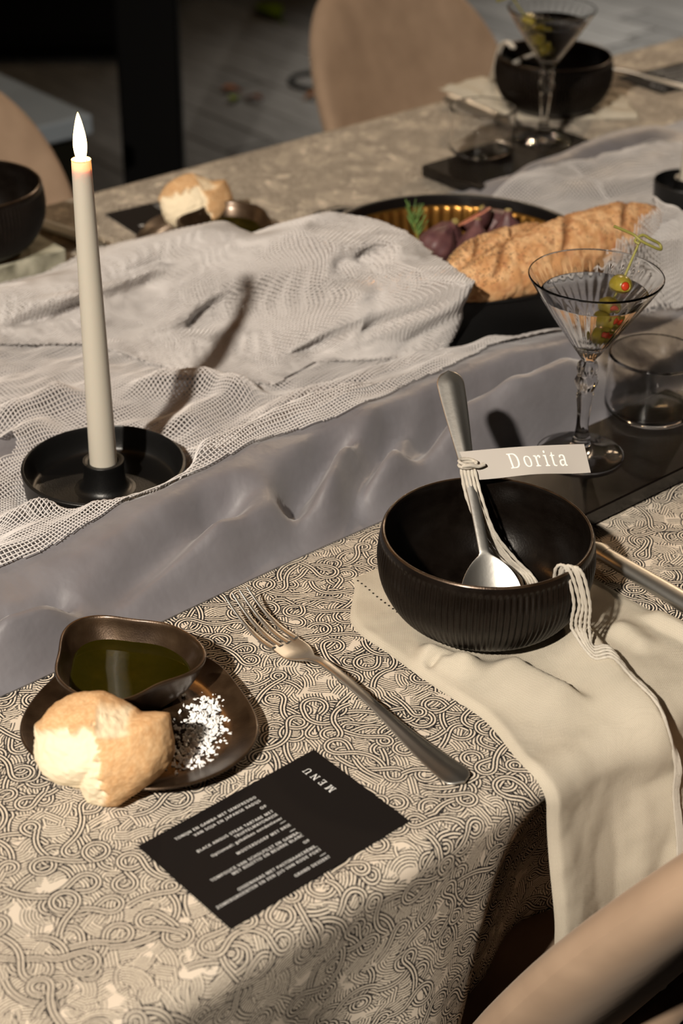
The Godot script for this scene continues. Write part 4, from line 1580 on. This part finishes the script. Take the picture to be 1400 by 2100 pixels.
	var spoon := make_spoon("silver spoon standing in the ribbed bowl, leaning on its far rim")
	var pb := Vector3(0.113, 0.034, -1.058)
	var pr := Vector3(0.0984, 0.0885, -1.1321)
	var dr := (pr - pb).normalized()
	lay(spoon, W(pb + dr * 0.187), W(pb - dr * 0.045), Vector3(0.10, 0.5, 0.8))

	# name tag and silver cord
	var tl := Vector3(0.0912, 0.1045, -1.1444)
	var bl := Vector3(0.1005, 0.0885, -1.1284)
	var tr := Vector3(0.1895, 0.1045, -1.1591)
	var br := Vector3(0.1945, 0.0875, -1.1443)
	var tag_n := (tr - tl).cross(bl - tl).normalized() * -1.0
	if tag_n.z < 0.0: tag_n = -tag_n
	var on_tag := func(x: float, y: float, lift: float) -> Vector3:
		return tl.lerp(tr, x).lerp(bl.lerp(br, x), y) + tag_n * (lift + 0.0035 * sin(x * PI) * (1.0 if y < 2.0 else 0.0) - 0.0015 * sin(x * 9.0) * y)
	var tg := thing("name_tag", "small grey paper name tag tied to the spoon handle above the bowl", "name tag", W(tl))
	m = MB.new()
	m.grid(30, 4, func(a: float, b: float) -> Vector3: return (on_tag.call(a, 1.0 - b, 0.0004) as Vector3) - tl)
	m.grid(30, 4, func(a: float, b: float) -> Vector3: return (on_tag.call(a, 1.0 - b, 0.0) as Vector3) - tl, false, false, true)
	part(tg, "card", m, M.tag)
	var l := letters("Dorita", true, 0.13)
	var bx := span(l)
	for i in l.p.size():
		var v := l.p[i]
		var x: float = 0.345 + (v.x - bx.position.x) / bx.size.x * 0.475
		var y: float = 0.74 - (v.y - bx.position.y) / bx.size.y * 0.56
		l.p[i] = (on_tag.call(x, y, 0.0007 + v.z * 0.002) as Vector3) - tl
		l.nn[i] = tag_n
	part(tg, "lettering", l, M.print)

	var knot := Vector3(0.0971, 0.0965, -1.1349)
	var cd := thing("silver_cord", "bundle of silvery braided cords tied round the spoon, trailing over bowl rim and napkin", "cord", W(knot))
	var r := RandomNumberGenerator.new()
	r.seed = 12
	var hn := func(u: float, w: float) -> Vector3: return napkin_point(u, w, hf.at(u, w) + 0.0022) - Vector3(0, TABLE, 0)
	for k in 5:
		var o := (k - 2) * 0.0024
		var j := func(s: float) -> Vector3: return Vector3(o * 1.15 + r.randf_range(-1, 1) * 0.0009 * s, r.randf_range(0.0, 1.0) * 0.0006 * s, o * 0.35 * s)
		var yn: float = (hn.call(0.7895, 0.6405) as Vector3).y
		var path := [knot + j.call(0.5), Vector3(0.1021, 0.0800, -1.1169) + j.call(0.6), Vector3(0.1131, 0.0560, -1.1059) + j.call(0.7), Vector3(0.1292, 0.0340, -1.1022) + j.call(1.0), Vector3(0.1462, 0.0200, -1.0914) + j.call(1.0), Vector3(0.147, 0.023, -1.034) + j.call(1.0), Vector3(0.1585, 0.058, -1.021) + j.call(1.0), Vector3(0.1605, 0.0795, -1.016) + j.call(1.0), Vector3(0.1640, 0.0845, -1.013) + j.call(1.0),
			Vector3(0.1690, 0.078, -1.010) + j.call(1.0), Vector3(0.1745, 0.056, -1.008) + j.call(0.8), Vector3(0.1745, 0.040, -1.009) + j.call(0.8), Vector3(0.1760, yn + 0.011, -1.0080) + j.call(0.8), hn.call(0.7895 + o * 0.8, 0.6405 + o * 0.8), hn.call(0.797 + o * 1.0, 0.630 + o * 1.2), hn.call(0.7905 + o * 1.2, 0.606 + o * 1.3), hn.call(0.785 + o * 0.9, 0.584 + o * 0.7), hn.call(0.7835 + o * 0.4, 0.560), hn.call(0.784 + o * 0.35, 0.53), hn.call(0.785 + o * 0.4, 0.49), hn.call(0.7845 + o * 0.5, 0.45), hn.call(0.785, 0.41)]
		var sp := spline(path, 200)
		for i in sp.size(): sp[i] -= knot
		m = MB.new()
		m.tube(sp, func(f2: float) -> float: return 0.00125 * (1.0 + 0.18 * sin(f2 * 900.0)), 8)
		part(cd, "strand", m, M.cord)
	m = MB.new()
	var loop := []
	for k in 30:
		var g := TAU * k / 14.0
		loop.append(Vector3(cos(g) * 0.0068, 0.002 + 0.0026 * sin(g * 0.5) + k * 0.0001, sin(g) * 0.0042))
	m.tube(loop, 0.0014, 8)
	m.tube(spline([Vector3(-0.004, 0.003, 0.004), Vector3(0.002, 0.005, 0.006), Vector3(0.008, 0.003, 0.004), Vector3(0.013, 0.004, 0.002)], 16), 0.0015, 8)
	part(cd, "knot", m, M.cord)

	# slate, tumbler, cocktail
	var slate := make_slate("dark slate tray under the cocktail glass behind the ribbed bowl with the spoon")
	slate.position = T(1.041, 0.831, 0.0012)
	slate.rotation.y = deg_to_rad(40.5)
	var tum := make_tumbler("empty clear tumbler on the slate tray beside the bread, cut by the picture edge")
	tum.position = W(Vector3(0.2838, 0.0745, -1.3829) - Vector3(0, 0.0745 - 0.0178, 0))
	var mart := make_martini("clear cut-stem cocktail glass with olives in front of the seeded loaf", Vector3(0.2495, 0.2050, -1.3352) - Vector3(0.2093, 0.0175, -1.2985))
	mart.position = W(Vector3(0.2093, 0.0175, -1.2985))
	var pick := get_node("olive_pick") as Node3D
	pick.position = mart.position
	pick.set_meta("label", "knotted bamboo pick with three green olives in the cocktail in front of the loaf")

	# menu
	var menu := make_menu("black menu card with white print at the near table edge below the fork")
	menu.position = W(Vector3(-0.0406, 0.0002, -0.8225))
	menu.rotation.y = deg_to_rad(41.65)

	# bread plate with oil, bread and salt
	var plate := make_plate("dark bronze lobed plate below the oil dish, sprinkled with white salt")
	plate.position = W(Vector3(-0.137, 0.0004, -0.926))
	var dish := make_oil_dish("small dark bronze lobed dish of olive oil beside the salt, behind the large bread chunk")
	dish.position = W(Vector3(-0.152, 0.0058, -0.960))
	var bread := make_bread("torn chunk of white bread with tan crust on the plate with the salt", 8)
	bread.position = W(Vector3(-0.1547, 0.0335, -0.8650))
	var flake := MB.new()
	flake.box(Vector3.ZERO, Vector3(0.0029, 0.0009, 0.0022), 0.0003)
	var fm := flake.commit()
	fm.surface_set_material(0, M.salt)
	var mm := MultiMesh.new()
	mm.transform_format = MultiMesh.TRANSFORM_3D
	mm.mesh = fm
	mm.instance_count = 700
	var c0 := Vector3(-0.0913, 0.0060, -0.9198)
	for k in 700:
		var g := r.randf()
		var line := Vector3(-0.0897, 0.0060, -0.9545).lerp(Vector3(-0.1009, 0.0060, -0.8841), g)
		var sp := Vector2(r.randfn(0.0, 1.0), r.randfn(0.0, 1.0)) * (0.0062 if k < 560 else 0.0115)
		var hgt := maxf(0.0, 0.006 - sp.length() * 0.6) * r.randf()
		var b := Basis.from_euler(Vector3(r.randfn(0, 0.5), r.randf() * TAU, r.randfn(0, 0.5))).scaled(Vector3.ONE * r.randf_range(0.3, 1.25))
		mm.set_instance_transform(k, Transform3D(b, line - c0 + Vector3(sp.x * 1.15, hgt + 0.0006, sp.y)))
	var so := MultiMeshInstance3D.new()
	so.name = "salt_flakes"
	so.multimesh = mm
	add_child(so, true)
	so.position = W(c0)
	tag(so, "heap of white sea salt flakes on the dark plate beside the oil dish", "salt", "", "stuff")


# ---------------------------------------------------------------- the round dish, the candles

func make_holder(called: String, label: String, k: float) -> Node3D:
	var t := thing(called, label, "candle holder", Vector3.ZERO)
	var m := MB.new()
	m.lathe(prof([Vector2(0, 0.0), Vector2(0.060 * k, 0.0), Vector2(0.0645 * k, 0.0015), Vector2(0.0670 * k, 0.006), Vector2(0.0688 * k, 0.025), Vector2(0.0692 * k, 0.0275), Vector2(0.0680 * k, 0.0285), Vector2(0.0662 * k, 0.0278), Vector2(0.0635 * k, 0.0130), Vector2(0.0590 * k, 0.0065), Vector2(0.045 * k, 0.0050), Vector2(0.026, 0.0052)], 5), 128)
	part(t, "tray", m, M.iron)
	m = MB.new()
	m.lathe(prof([Vector2(0.026, 0.0050), Vector2(0.0215, 0.0065), Vector2(0.0185, 0.0110), Vector2(0.0172, 0.0220), Vector2(0.0176, 0.0310), Vector2(0.0166, 0.0320), Vector2(0.0138, 0.0315), Vector2(0.0124, 0.0290), Vector2(0.0120, 0.010), Vector2(0.0, 0.0098)], 5), 64)
	part(t, "socket", m, M.iron)
	return t


func make_candle(label: String, tall: float, lit: bool) -> Node3D:
	var t := thing("taper_candle", label, "candle", Vector3.ZERO)
	var m := MB.new()
	m.lathe(prof([Vector2(0, 0.0), Vector2(0.0114, 0.0), Vector2(0.0116, 0.02), Vector2(0.0100, tall * 0.5), Vector2(0.0078, tall - 0.004), Vector2(0.0076, tall - 0.001), Vector2(0.0068, tall), Vector2(0.0054, tall - 0.0022), Vector2(0.0, tall - 0.003)], 8), 48)
	part(t, "wax", m, M.wax)
	m = MB.new()
	m.tube(spline([Vector3(0, tall - 0.004, 0), Vector3(0, tall + 0.002, 0), Vector3(0.0004, tall + 0.006, 0), Vector3(0.0012, tall + 0.0085, 0)], 10), 0.0006, 6)
	part(t, "wick", m, mat(Color(0.06, 0.04, 0.03), 0.9))
	if lit:
		var g := Gradient.new()
		g.offsets = PackedFloat32Array([0.0, 0.10, 0.20, 0.34, 0.9, 1.0])
		g.colors = PackedColorArray([Color(0.05, 0.12, 0.5), Color(0.10, 0.18, 0.55), Color(0.75, 0.5, 0.35), Color(1, 0.86, 0.6), Color(1, 0.84, 0.55), Color(1, 0.66, 0.3)])
		var gt := GradientTexture2D.new()
		gt.gradient = g
		gt.width = 8
		gt.height = 128
		gt.fill_from = Vector2(0, 0)
		gt.fill_to = Vector2(0, 1)
		var fm := mat(Color(0, 0, 0), 1.0)
		fm.emission_enabled = true
		fm.emission = Color(0, 0, 0)
		fm.emission_texture = gt
		fm.emission_energy_multiplier = 7.0
		m = MB.new()
		m.lathe(prof([Vector2(0, 0.0), Vector2(0.0022, 0.0008), Vector2(0.0040, 0.006), Vector2(0.0053, 0.014), Vector2(0.0049, 0.022), Vector2(0.0030, 0.032), Vector2(0.0011, 0.039), Vector2(0.0, 0.0415)], 6), 24)
		m.xf = Transform3D.IDENTITY
		var o := part(t, "flame", m, fm)
		o.position.y = tall + 0.0025
		var l := OmniLight3D.new()
		l.name = "flame_light"
		l.light_color = Color(1.0, 0.66, 0.32)
		l.light_energy = 0.014
		l.light_size = 0.004
		l.omni_range = 8.0
		l.omni_attenuation = 2.0
		l.shadow_enabled = true
		l.position.y = tall + 0.018
		t.add_child(l, true)
	return t


func fig_color(b: float, p: Vector3, n: FastNoiseLite) -> Color:
	var f := 0.5 + 0.5 * n.get_noise_3dv(p * 60.0)
	var c := Color(0.055, 0.022, 0.026).lerp(Color(0.17, 0.075, 0.075), f)
	return c.lerp(Color(0.30, 0.24, 0.07), sstep(0.78, 0.97, b))


func make_fig(label: String, s: int) -> Node3D:
	var t := thing("fig", label, "fig", Vector3.ZERO)
	var n := noise(1.0, s, 3)
	var m := MB.new()
	var pr := prof([Vector2(0, 0.0), Vector2(0.010, 0.001), Vector2(0.0185, 0.008), Vector2(0.0205, 0.017), Vector2(0.0170, 0.027), Vector2(0.0100, 0.036), Vector2(0.0058, 0.042), Vector2(0.0042, 0.047), Vector2(0.0036, 0.0495), Vector2(0.0, 0.050)], 5)
	m.lathe(pr, 48, func(a: float, q: Vector2, _i: int) -> float: return q.x * (1.0 + 0.035 * cos(a * 9.0 + s) + 0.05 * sin(a + s)), func(_a: float, b: float, p: Vector3) -> Color: return fig_color(b, p, n))
	part(t, "skin", m, M.fig)
	return t


func loaf(label: String, a: Vector3, b: Vector3, rad: float, s: int) -> Node3D:
	var t := thing("seeded_loaf", label, "bread", W(a))
	var axis := b - a
	var len := axis.length()
	var dx := axis / len
	var sd := dx.cross(Vector3.UP).normalized()
	var up := sd.cross(dx)
	var n := noise(1.0, s, 4)
	var n2 := noise(1.0, s + 3, 3)
	var slash := func(f: float, g: float) -> float:
		# baker's cuts across the top, each slanting along the loaf
		var k := 0.0
		for c in [0.20, 0.50, 0.78]:
			var along: float = f - c - 0.10 * (g - 1.2)
			k = maxf(k, exp(-pow(along / 0.016, 2.0)) * sstep(0.55, 0.8, g) * sstep(2.35, 2.0, g))
		return k
	var body := func(f: float, g: float) -> Vector3:
		var e := pow(maxf(0.0, 1.0 - pow(absf(2.0 * f - 1.0), 2.6)), 0.62)
		var rr := rad * e
		var base := dx * (f * len)
		var q := base + (sd * cos(g) * 1.06 + up * sin(g) * 0.9) * rr
		var bump := 0.0014 * n.get_noise_3dv(q * 60.0) + 0.0009 * n2.get_noise_3dv(q * 260.0) + 0.0028 * n.get_noise_3dv(q * 25.0)
		bump -= 0.0055 * (slash.call(f, g) as float)
		bump += 0.0020 * exp(-pow((fposmod(f - 0.04, 0.29) - 0.16 - 0.10 * (g - 1.2)) / 0.03, 2.0)) * sstep(0.5, 0.9, g) * sstep(2.3, 1.9, g) * e
		return q + (sd * cos(g) + up * sin(g)) * bump * e
	var m := MB.new()
	m.grid(170, 90, func(f: float, h: float) -> Vector3: return body.call(f, h * TAU), false, true, true, func(f: float, h: float, p: Vector3) -> Color:
		var g := h * TAU
		var k := 0.5 + 0.5 * n.get_noise_3dv(p * 55.0)
		var c := Color(0.50, 0.26, 0.115).lerp(Color(0.70, 0.44, 0.235), sstep(0.3, 0.75, k))
		c = c.lerp(Color(0.36, 0.14, 0.06), sstep(0.52, 0.75, 0.5 + 0.5 * n2.get_noise_3dv(p * 90.0)) * 0.6)
		return c.lerp(Color(0.20, 0.08, 0.03), (slash.call(f, g) as float) * 0.8))
	part(t, "crust", m, M.crust)
	var seed_m := MB.new()
	seed_m.lathe([Vector2(0, -0.0006), Vector2(0.0006, -0.0003), Vector2(0.0006, 0.0003), Vector2(0, 0.0006)], 6)
	var sm := seed_m.commit()
	var r := RandomNumberGenerator.new()
	r.seed = s
	for kind in 2:
		sm = seed_m.commit()
		sm.surface_set_material(0, mat(Color(0.10, 0.075, 0.05) if kind == 0 else Color(0.86, 0.70, 0.46), 0.6))
		var mm := MultiMesh.new()
		mm.transform_format = MultiMesh.TRANSFORM_3D
		mm.mesh = sm
		mm.instance_count = 1000 if kind == 0 else 260
		for i in mm.instance_count:
			var f := r.randf_range(0.03, 0.97)
			var g := r.randf_range(0.1, PI - 0.1) + 0.3
			if n.get_noise_2d(f * 9.0, g * 1.6) < -0.1 and r.randf() < 0.8: f = r.randf_range(0.02, 0.3)
			mm.set_instance_transform(i, Transform3D(Basis.from_euler(Vector3(r.randf() * 3, r.randf() * 3, 0)).scaled(Vector3.ONE * r.randf_range(0.6, 1.1)), body.call(f, g)))
		var o := MultiMeshInstance3D.new()
		o.name = "seeds"
		o.multimesh = mm
		o.set_meta("kind", "stuff")
		t.add_child(o, true)
	return t


func build_dish_and_candles() -> void:
	# round black dish with a ribbed brass-coloured lining
	var c := Vector3(0.1169, 0.0700, -1.6534) - Vector3(0, 0.070 - 0.0065, 0)
	var t := thing("round_baking_dish", "round black two-handled dish holding figs and seeded bread", "baking dish", W(c))
	var m := MB.new()
	var low := Transform3D(Basis.from_scale(Vector3(1.0, 0.87, 1.0)), Vector3.ZERO)
	m.xf = low
	m.lathe(prof([Vector2(0, 0.0), Vector2(0.134, 0.0), Vector2(0.1400, 0.0018), Vector2(0.1430, 0.008), Vector2(0.1462, 0.066), Vector2(0.1488, 0.0700), Vector2(0.1490, 0.0722), Vector2(0.1470, 0.0732), Vector2(0.1432, 0.0720), Vector2(0.1422, 0.066), Vector2(0.1405, 0.020), Vector2(0.134, 0.006), Vector2(0.0, 0.005)], 5), 160)
	part(t, "dish_wall", m, M.iron)
	m = MB.new()
	m.xf = low
	m.lathe(prof([Vector2(0.1416, 0.0600), Vector2(0.1400, 0.0598), Vector2(0.1375, 0.055), Vector2(0.130, 0.020), Vector2(0.122, 0.0105), Vector2(0.0, 0.009)], 6), 480, func(a: float, q: Vector2, _i: int) -> float:
		return q.x * (1.0 - 0.012 * (0.5 + 0.5 * cos(a * 72.0)) * sstep(0.012, 0.02, q.y) * sstep(0.0599, 0.056, q.y)))
	part(t, "brass_lining", m, M.gold)
	for k in 2:
		var ang := 2.62 + PI * k
		var rd := Vector3(cos(ang), 0, -sin(ang))
		var tg := Vector3(-sin(ang), 0, -cos(ang))
		m = MB.new()
		var pts := []
		for q in [[0.143, -0.040], [0.158, -0.036], [0.168, -0.022], [0.171, 0.0], [0.168, 0.022], [0.158, 0.036], [0.143, 0.040]]: pts.append(rd * q[0] + tg * q[1] + Vector3(0, 0.056, 0))
		m.tube(spline(pts, 30), 0.009, 12, Vector3.UP, 0.55)
		part(t, "handle", m, M.iron)
	# figs
	var spots := [[Vector3(0.1044, 0.0570, -1.7028), 0.9, -0.5], [Vector3(0.1119, 0.0570, -1.7170), -0.4, 0.5], [Vector3(0.1398, 0.0620, -1.6873), 0.25, 0.2], [Vector3(0.1774, 0.0570, -1.7315), 0.05, 0.0], [Vector3(0.1642, 0.0520, -1.7669), 0.5, 0.6]]
	var say := ["fig half hidden by the edge of the gauze, leaning", "dark purple fig behind the two nearest figs, against the brass lining", "purple fig in the middle, touching the end of the small loaf", "fig with a yellow-green stem standing under the dish's far rim", "deep purple fig tucked behind the cut fig"]
	for k in 5:
		var g := make_fig(say[k], 40 + k)
		var p: Vector3 = spots[k][0]
		g.rotation = Vector3(spots[k][2], k * 1.1, -(spots[k][1] as float) * 0.7)
		g.position = W(p) - g.basis.y * 0.026 - Vector3(0, 0.002, 0)
	# the cut fig: a half shell with red flesh and a pale rim
	var cf := thing("cut_fig", "halved fig with red flesh showing its open face among whole figs", "fig", W(Vector3(0.1421, 0.0620, -1.7494)))
	var fn := Vector3(-0.50, 0.80, -0.30).normalized()
	var fx := Vector3(0.75, 0.62, -0.2).normalized()
	fx = (fx - fn * fx.dot(fn)).normalized()
	cf.basis = Basis(fx, fn, fx.cross(fn))
	m = MB.new()
	m.lathe(prof([Vector2(0, -0.016), Vector2(0.010, -0.014), Vector2(0.0185, -0.006), Vector2(0.0215, 0.0)], 5), 40, null, func(_a: float, b: float, p: Vector3) -> Color: return fig_color(b * 0.8, p, noise(1.0, 4, 2)))
	part(cf, "skin", m, M.fig)
	m = MB.new()
	m.lathe(prof([Vector2(0.0215, 0.0), Vector2(0.0205, 0.0014), Vector2(0.0185, 0.0006)], 3), 40)
	part(cf, "pale_rim", m, mat(Color(0.78, 0.50, 0.40), 0.5))
	m = MB.new()
	m.lathe(prof([Vector2(0.0186, 0.0006), Vector2(0.014, -0.001), Vector2(0.008, -0.0025), Vector2(0.0, -0.002)], 5), 40, func(a: float, q: Vector2, _i: int) -> float: return q.x * (1.0 + 0.03 * cos(a * 15.0)))
	part(cf, "flesh", m, mat(Color(0.46, 0.12, 0.10), 0.35))
	# rosemary
	var ro := thing("rosemary_sprig", "green rosemary sprig poking out between gauze and dish", "herb", W(Vector3(0.0763, 0.0660, -1.7032)))
	m = MB.new()
	var stem := [Vector3(0.006, -0.024, 0.0), Vector3(0.0, 0.0, 0.0), Vector3(-0.003, 0.014, -0.002)]
	m.tube(spline(stem, 12), 0.0011, 6)
	part(ro, "stem", m, M.bamboo)
	var r := RandomNumberGenerator.new()
	r.seed = 77
	for k in 26:
		var f := k / 25.0
		var b := (stem[0] as Vector3).lerp(stem[2], 0.45 + 0.55 * f)
		var g := k * 2.4
		var d := Vector3(cos(g) * 0.55, 0.75 + 0.2 * f, sin(g) * 0.55).normalized()
		m = MB.new()
		m.tube(spline([b, b + d * 0.010, b + d * 0.019 + Vector3(0, 0.002, 0)], 5), func(q: float) -> float: return lerpf(0.0013, 0.0003, q), 5, Vector3.UP.cross(d), 0.5)
		part(ro, "needle", m, M.leaf)
	# bread
	loaf("long seeded baguette slanting out of the round dish to its far side", Vector3(0.1018, 0.0760, -1.5070), Vector3(0.3286, 0.1040, -1.6606), 0.0345, 5)
	loaf("shorter loaf end lying behind the long baguette, next to the figs", Vector3(0.1058, 0.0660, -1.6004), Vector3(0.2294, 0.0700, -1.6809), 0.0245, 15)

	var hold := make_holder("candle_holder", "round black candle holder with the burning taper on the gauze", 1.0)
	hold.position = W(Vector3(-0.2015, 0.0088, -1.2387))
	var can := make_candle("tall lit pale grey taper candle in the round black holder", 0.2785, true)
	can.position = hold.position + Vector3(0, 0.0100, 0)
	var h2 := make_holder("candle_holder", "small black candle holder beyond the end of the baguette, cut by the picture edge", 0.6)
	h2.position = T(1.576, 1.209, 0.008)
	var c2 := make_candle("grey taper candle cut off by the picture edge beyond the baguette", 0.27, false)
	c2.position = h2.position + Vector3(0, 0.010, 0)


# ---------------------------------------------------------------- the far side of the table

func build_back_places() -> void:
	var bowl := get_node("ribbed_bowl") as Node3D
	copy_of(bowl, "dark ribbed bowl behind the far cocktail glass, on the spread napkin", W(Vector3(0.2880, 0.0840, -2.3196) - Vector3(0, 0.079, 0)), 0.7)
	copy_of(bowl, "dark bowl on the pale stone block, cut by the picture edge near the candle flame", T(0.809, 1.570, 0.0305), 1.9)
	copy_of(get_node("slate_tray"), "dark slate tray on the bare patterned cloth between baking dish and round chair", T(1.518, 1.437, 0.0012), deg_to_rad(40.5))
	copy_of(get_node("tumbler"), "empty clear tumbler on the far slate tray by the round chair", W(Vector3(0.1746, 0.0745, -2.0941) - Vector3(0, 0.0745 - 0.0178, 0)), 0.5)
	var far := W(Vector3(0.2583, 0.0175, -2.1445))
	copy_of(get_node("martini_glass"), "clear cut-stem cocktail glass on the far slate, its rim at the top edge", far, 2.0)
	copy_of(get_node("olive_pick"), "bamboo pick with olives in the far cocktail beside the round chair", far, 2.6)

	# napkin spread under the far bowl
	var n := noise(15.0, 91, 3)
	var m := MB.new()
	var f := func(a: float, b: float, under: float) -> Vector3:
		var u := lerpf(1.66, 1.80, a) + 0.05 * b * (0.2 + a)
		var v := lerpf(1.475 + 0.095 * absf(a - 0.95) / 0.95, 1.56 + 0.19 * (1.0 - a), b)
		var d := Vector2(u - 1.725, v - 1.577).length()
		var h := 0.0035 + (0.0045 + 0.006 * n.get_noise_2d(u * 1.4, v) + 0.012 * exp(-pow((a - 0.2) / 0.14, 2.0)) * sstep(0.4, 0.9, b)) * sstep(0.045, 0.08, d)
		var e := minf(minf(a, 1.0 - a), minf(b, 1.0 - b))
		return T(u, v, maxf(0.0012, h * sstep(0.0, 0.05, e)) - under)
	m.grid(70, 60, func(a: float, b: float) -> Vector3: return f.call(a, b, 0.0))
	m.grid(70, 60, func(a: float, b: float) -> Vector3: return f.call(a, b, 0.0009), false, false, true)
	solo("linen_napkin", m, M.linen, "beige linen napkin lying flat beneath the bowl behind the far cocktail glass", "napkin")

	# cords hanging out of that bowl
	var at := Vector3(0.2116, 0.0150, -2.4029)
	var cd := thing("silver_cord", "grey cord loops hanging from the far bowl onto its napkin", "cord", W(at))
	var cords := [[Vector3(0.2048, 0.0120, -2.4031), Vector3(0.2074, 0.0500, -2.3515), Vector3(0.2103, 0.0850, -2.3251), Vector3(0.2173, 0.1000, -2.3054), Vector3(0.2261, 0.0950, -2.2951)], [Vector3(0.2048, 0.0120, -2.4031), Vector3(0.2208, 0.0300, -2.3958), Vector3(0.2416, 0.0550, -2.3711), Vector3(0.2589, 0.0750, -2.3334), Vector3(0.2687, 0.0850, -2.3154)]]
	for c in cords:
		for k in 2:
			m = MB.new()
			var sp := spline(c, 40)
			for i in sp.size(): sp[i] += Vector3(k * 0.0035, 0, k * 0.001) - at
			m.tube(sp, 0.0024, 8)
			part(cd, "strand", m, M.cord)

	# cutlery
	var k2 := copy_of(get_node("table_knife"), "table knife behind the far tumbler, its blade towards the far slate tray", Vector3.ZERO, 0.0)
	lay(k2, W(Vector3(0.1415, 0.0090, -2.3442)), W(Vector3(0.2086, 0.0090, -2.2617)))
	var k3 := copy_of(get_node("table_knife"), "table knife beside the pale stone block, glinting blue behind the candle", Vector3.ZERO, 0.0)
	lay(k3, W(Vector3(-0.2715, 0.0080, -1.7907)), W(Vector3(-0.3467, 0.0080, -1.8479)))
	var f2 := copy_of(get_node("dinner_fork"), "dinner fork by the menu card at the far end of the table", Vector3.ZERO, 0.0)
	lay(f2, W(Vector3(0.5246, 0.0012, -2.4120)), W(Vector3(0.3802, 0.0012, -2.4735)))

	# menu cards
	var menu := get_node("menu_card")
	var mid := ((Vector3(-0.2864, 0.0000, -1.9058)) + Vector3(0.0274, 0, 0.0394) + Vector3(0.0606, 0, -0.0424))
	copy_of(menu, "black menu card half covered by the gauze, between candle and far bread", W(mid + Vector3(0, 0.0004, 0)), deg_to_rad(35.0 + 180.0))
	var fm := Vector3(0.4004, 0.0000, -2.4782) + Vector3(0.0606, 0, -0.0424) + Vector3(0.0274, 0, 0.0394)
	copy_of(menu, "black menu card by the fork at the far end of the table", W(fm + Vector3(0, 0.0004, 0)), deg_to_rad(36.0 + 180.0))

	# bread plate across the table
	var oil := Vector3(-0.1319, 0.0415, -1.7927) - Vector3(0, 0.0415, 0)
	copy_of(get_node("bread_plate"), "dark lobed plate across the table, mostly hidden behind the gauze", W(oil + Vector3(-0.03, 0.0004, -0.012)), 2.5)
	copy_of(get_node("oil_dish"), "small dark oil dish with a bright glint beyond the gauze, beside bread", W(oil + Vector3(0, 0.0058, 0)), 3.4)
	var b2 := make_bread("torn pale bread chunk across the table, leaning behind the far oil dish", 23)
	b2.position = W(Vector3(-0.1703, 0.0335, -1.8520))
	b2.rotation.y = 0.5
	b2.scale = Vector3(0.95, 0.95, 0.95)

	# block of pale stone under the bowl at the edge of the picture
	m = MB.new()
	m.box(Vector3(-0.12, 0.0150, -0.075), Vector3(0.24, 0.030, 0.15), 0.0015)
	solo("stone_block", m, M.marble, "pale mottled stone block under the dark bowl behind the candle", "stone block", T(0.889, 1.510, 0.0004), deg_to_rad(40.5))


# ---------------------------------------------------------------- chairs

func make_chair(label: String) -> Node3D:
	# base on the floor, front towards -z, back panel 0.19 behind the middle
	var t := thing("velvet_chair", label, "chair", Vector3.ZERO, 0.0, "velvet dining chairs")
	var hw := 0.205
	var hh := 0.215
	var cy := 0.595
	var m := MB.new()
	for side in [1.0, -1.0]:
		m.grid(96, 20, func(a: float, b: float) -> Vector3:
			var g := a * TAU
			var k := pow(pow(absf(cos(g)), 2.5) + pow(absf(sin(g)), 2.5), -1.0 / 2.5)
			var rho := sin(b * PI / 2.0)
			var x := cos(g) * k * hw * rho
			var y := sin(g) * k * hh * rho
			var th := 0.027 * pow(maxf(0.0, 1.0 - pow(rho, 14.0)), 0.5)
			var z := 0.20 - 1.1 * x * x + 0.5 * (y + 0.05)
			return Vector3(x, cy + y, z + th * side), true, false, side > 0.0)
	part(t, "backrest", m, M.suede)
	m = MB.new()
	m.grid(64, 24, func(a: float, b: float) -> Vector3:
		var g := a * TAU
		var k := pow(pow(absf(cos(g)), 3.0) + pow(absf(sin(g)), 3.0), -1.0 / 3.0)
		var h := b * PI - PI / 2.0
		var rr := pow(maxf(0.0, cos(h)), 0.35)
		return Vector3(cos(g) * k * 0.225 * rr, 0.435 + 0.035 * sin(h), -sin(g) * k * 0.215 * rr - 0.01), true)
	part(t, "seat", m, M.suede)
	for sx in [-1.0, 1.0]:
		for sz in [-1.0, 1.0]:
			m = MB.new()
			m.tube([Vector3(sx * 0.15, 0.41, sz * 0.14), Vector3(sx * 0.20, 0.0, sz * 0.20)], func(f: float) -> float: return lerpf(0.014, 0.009, f), 12)
			part(t, "leg", m, M.black)
		m = MB.new()
		m.tube(spline([Vector3(sx * 0.12, 0.40, 0.10), Vector3(sx * 0.13, 0.42, 0.18), Vector3(sx * 0.13, 0.50, 0.185)], 12), 0.008, 8)
		part(t, "back_support", m, M.black)
	return t


func build_chairs() -> void:
	var ch := make_chair("beige velvet chair with a rounded back across the table, behind the far slate tray")
	var c := T(1.865, 1.80)
	ch.position = Vector3(c.x, 0, c.z)
	ch.rotation.y = deg_to_rad(220.5)
	c = T(0.985, 1.80)
	copy_of(ch, "beige velvet chair across the table behind the candle, cut by the picture edge", Vector3(c.x, 0, c.z), deg_to_rad(220.5))
	c = T(0.79, 0.742)
	copy_of(ch, "taupe velvet chair back close to the camera, below the hanging napkin", Vector3(c.x, 0, c.z), deg_to_rad(48.5))
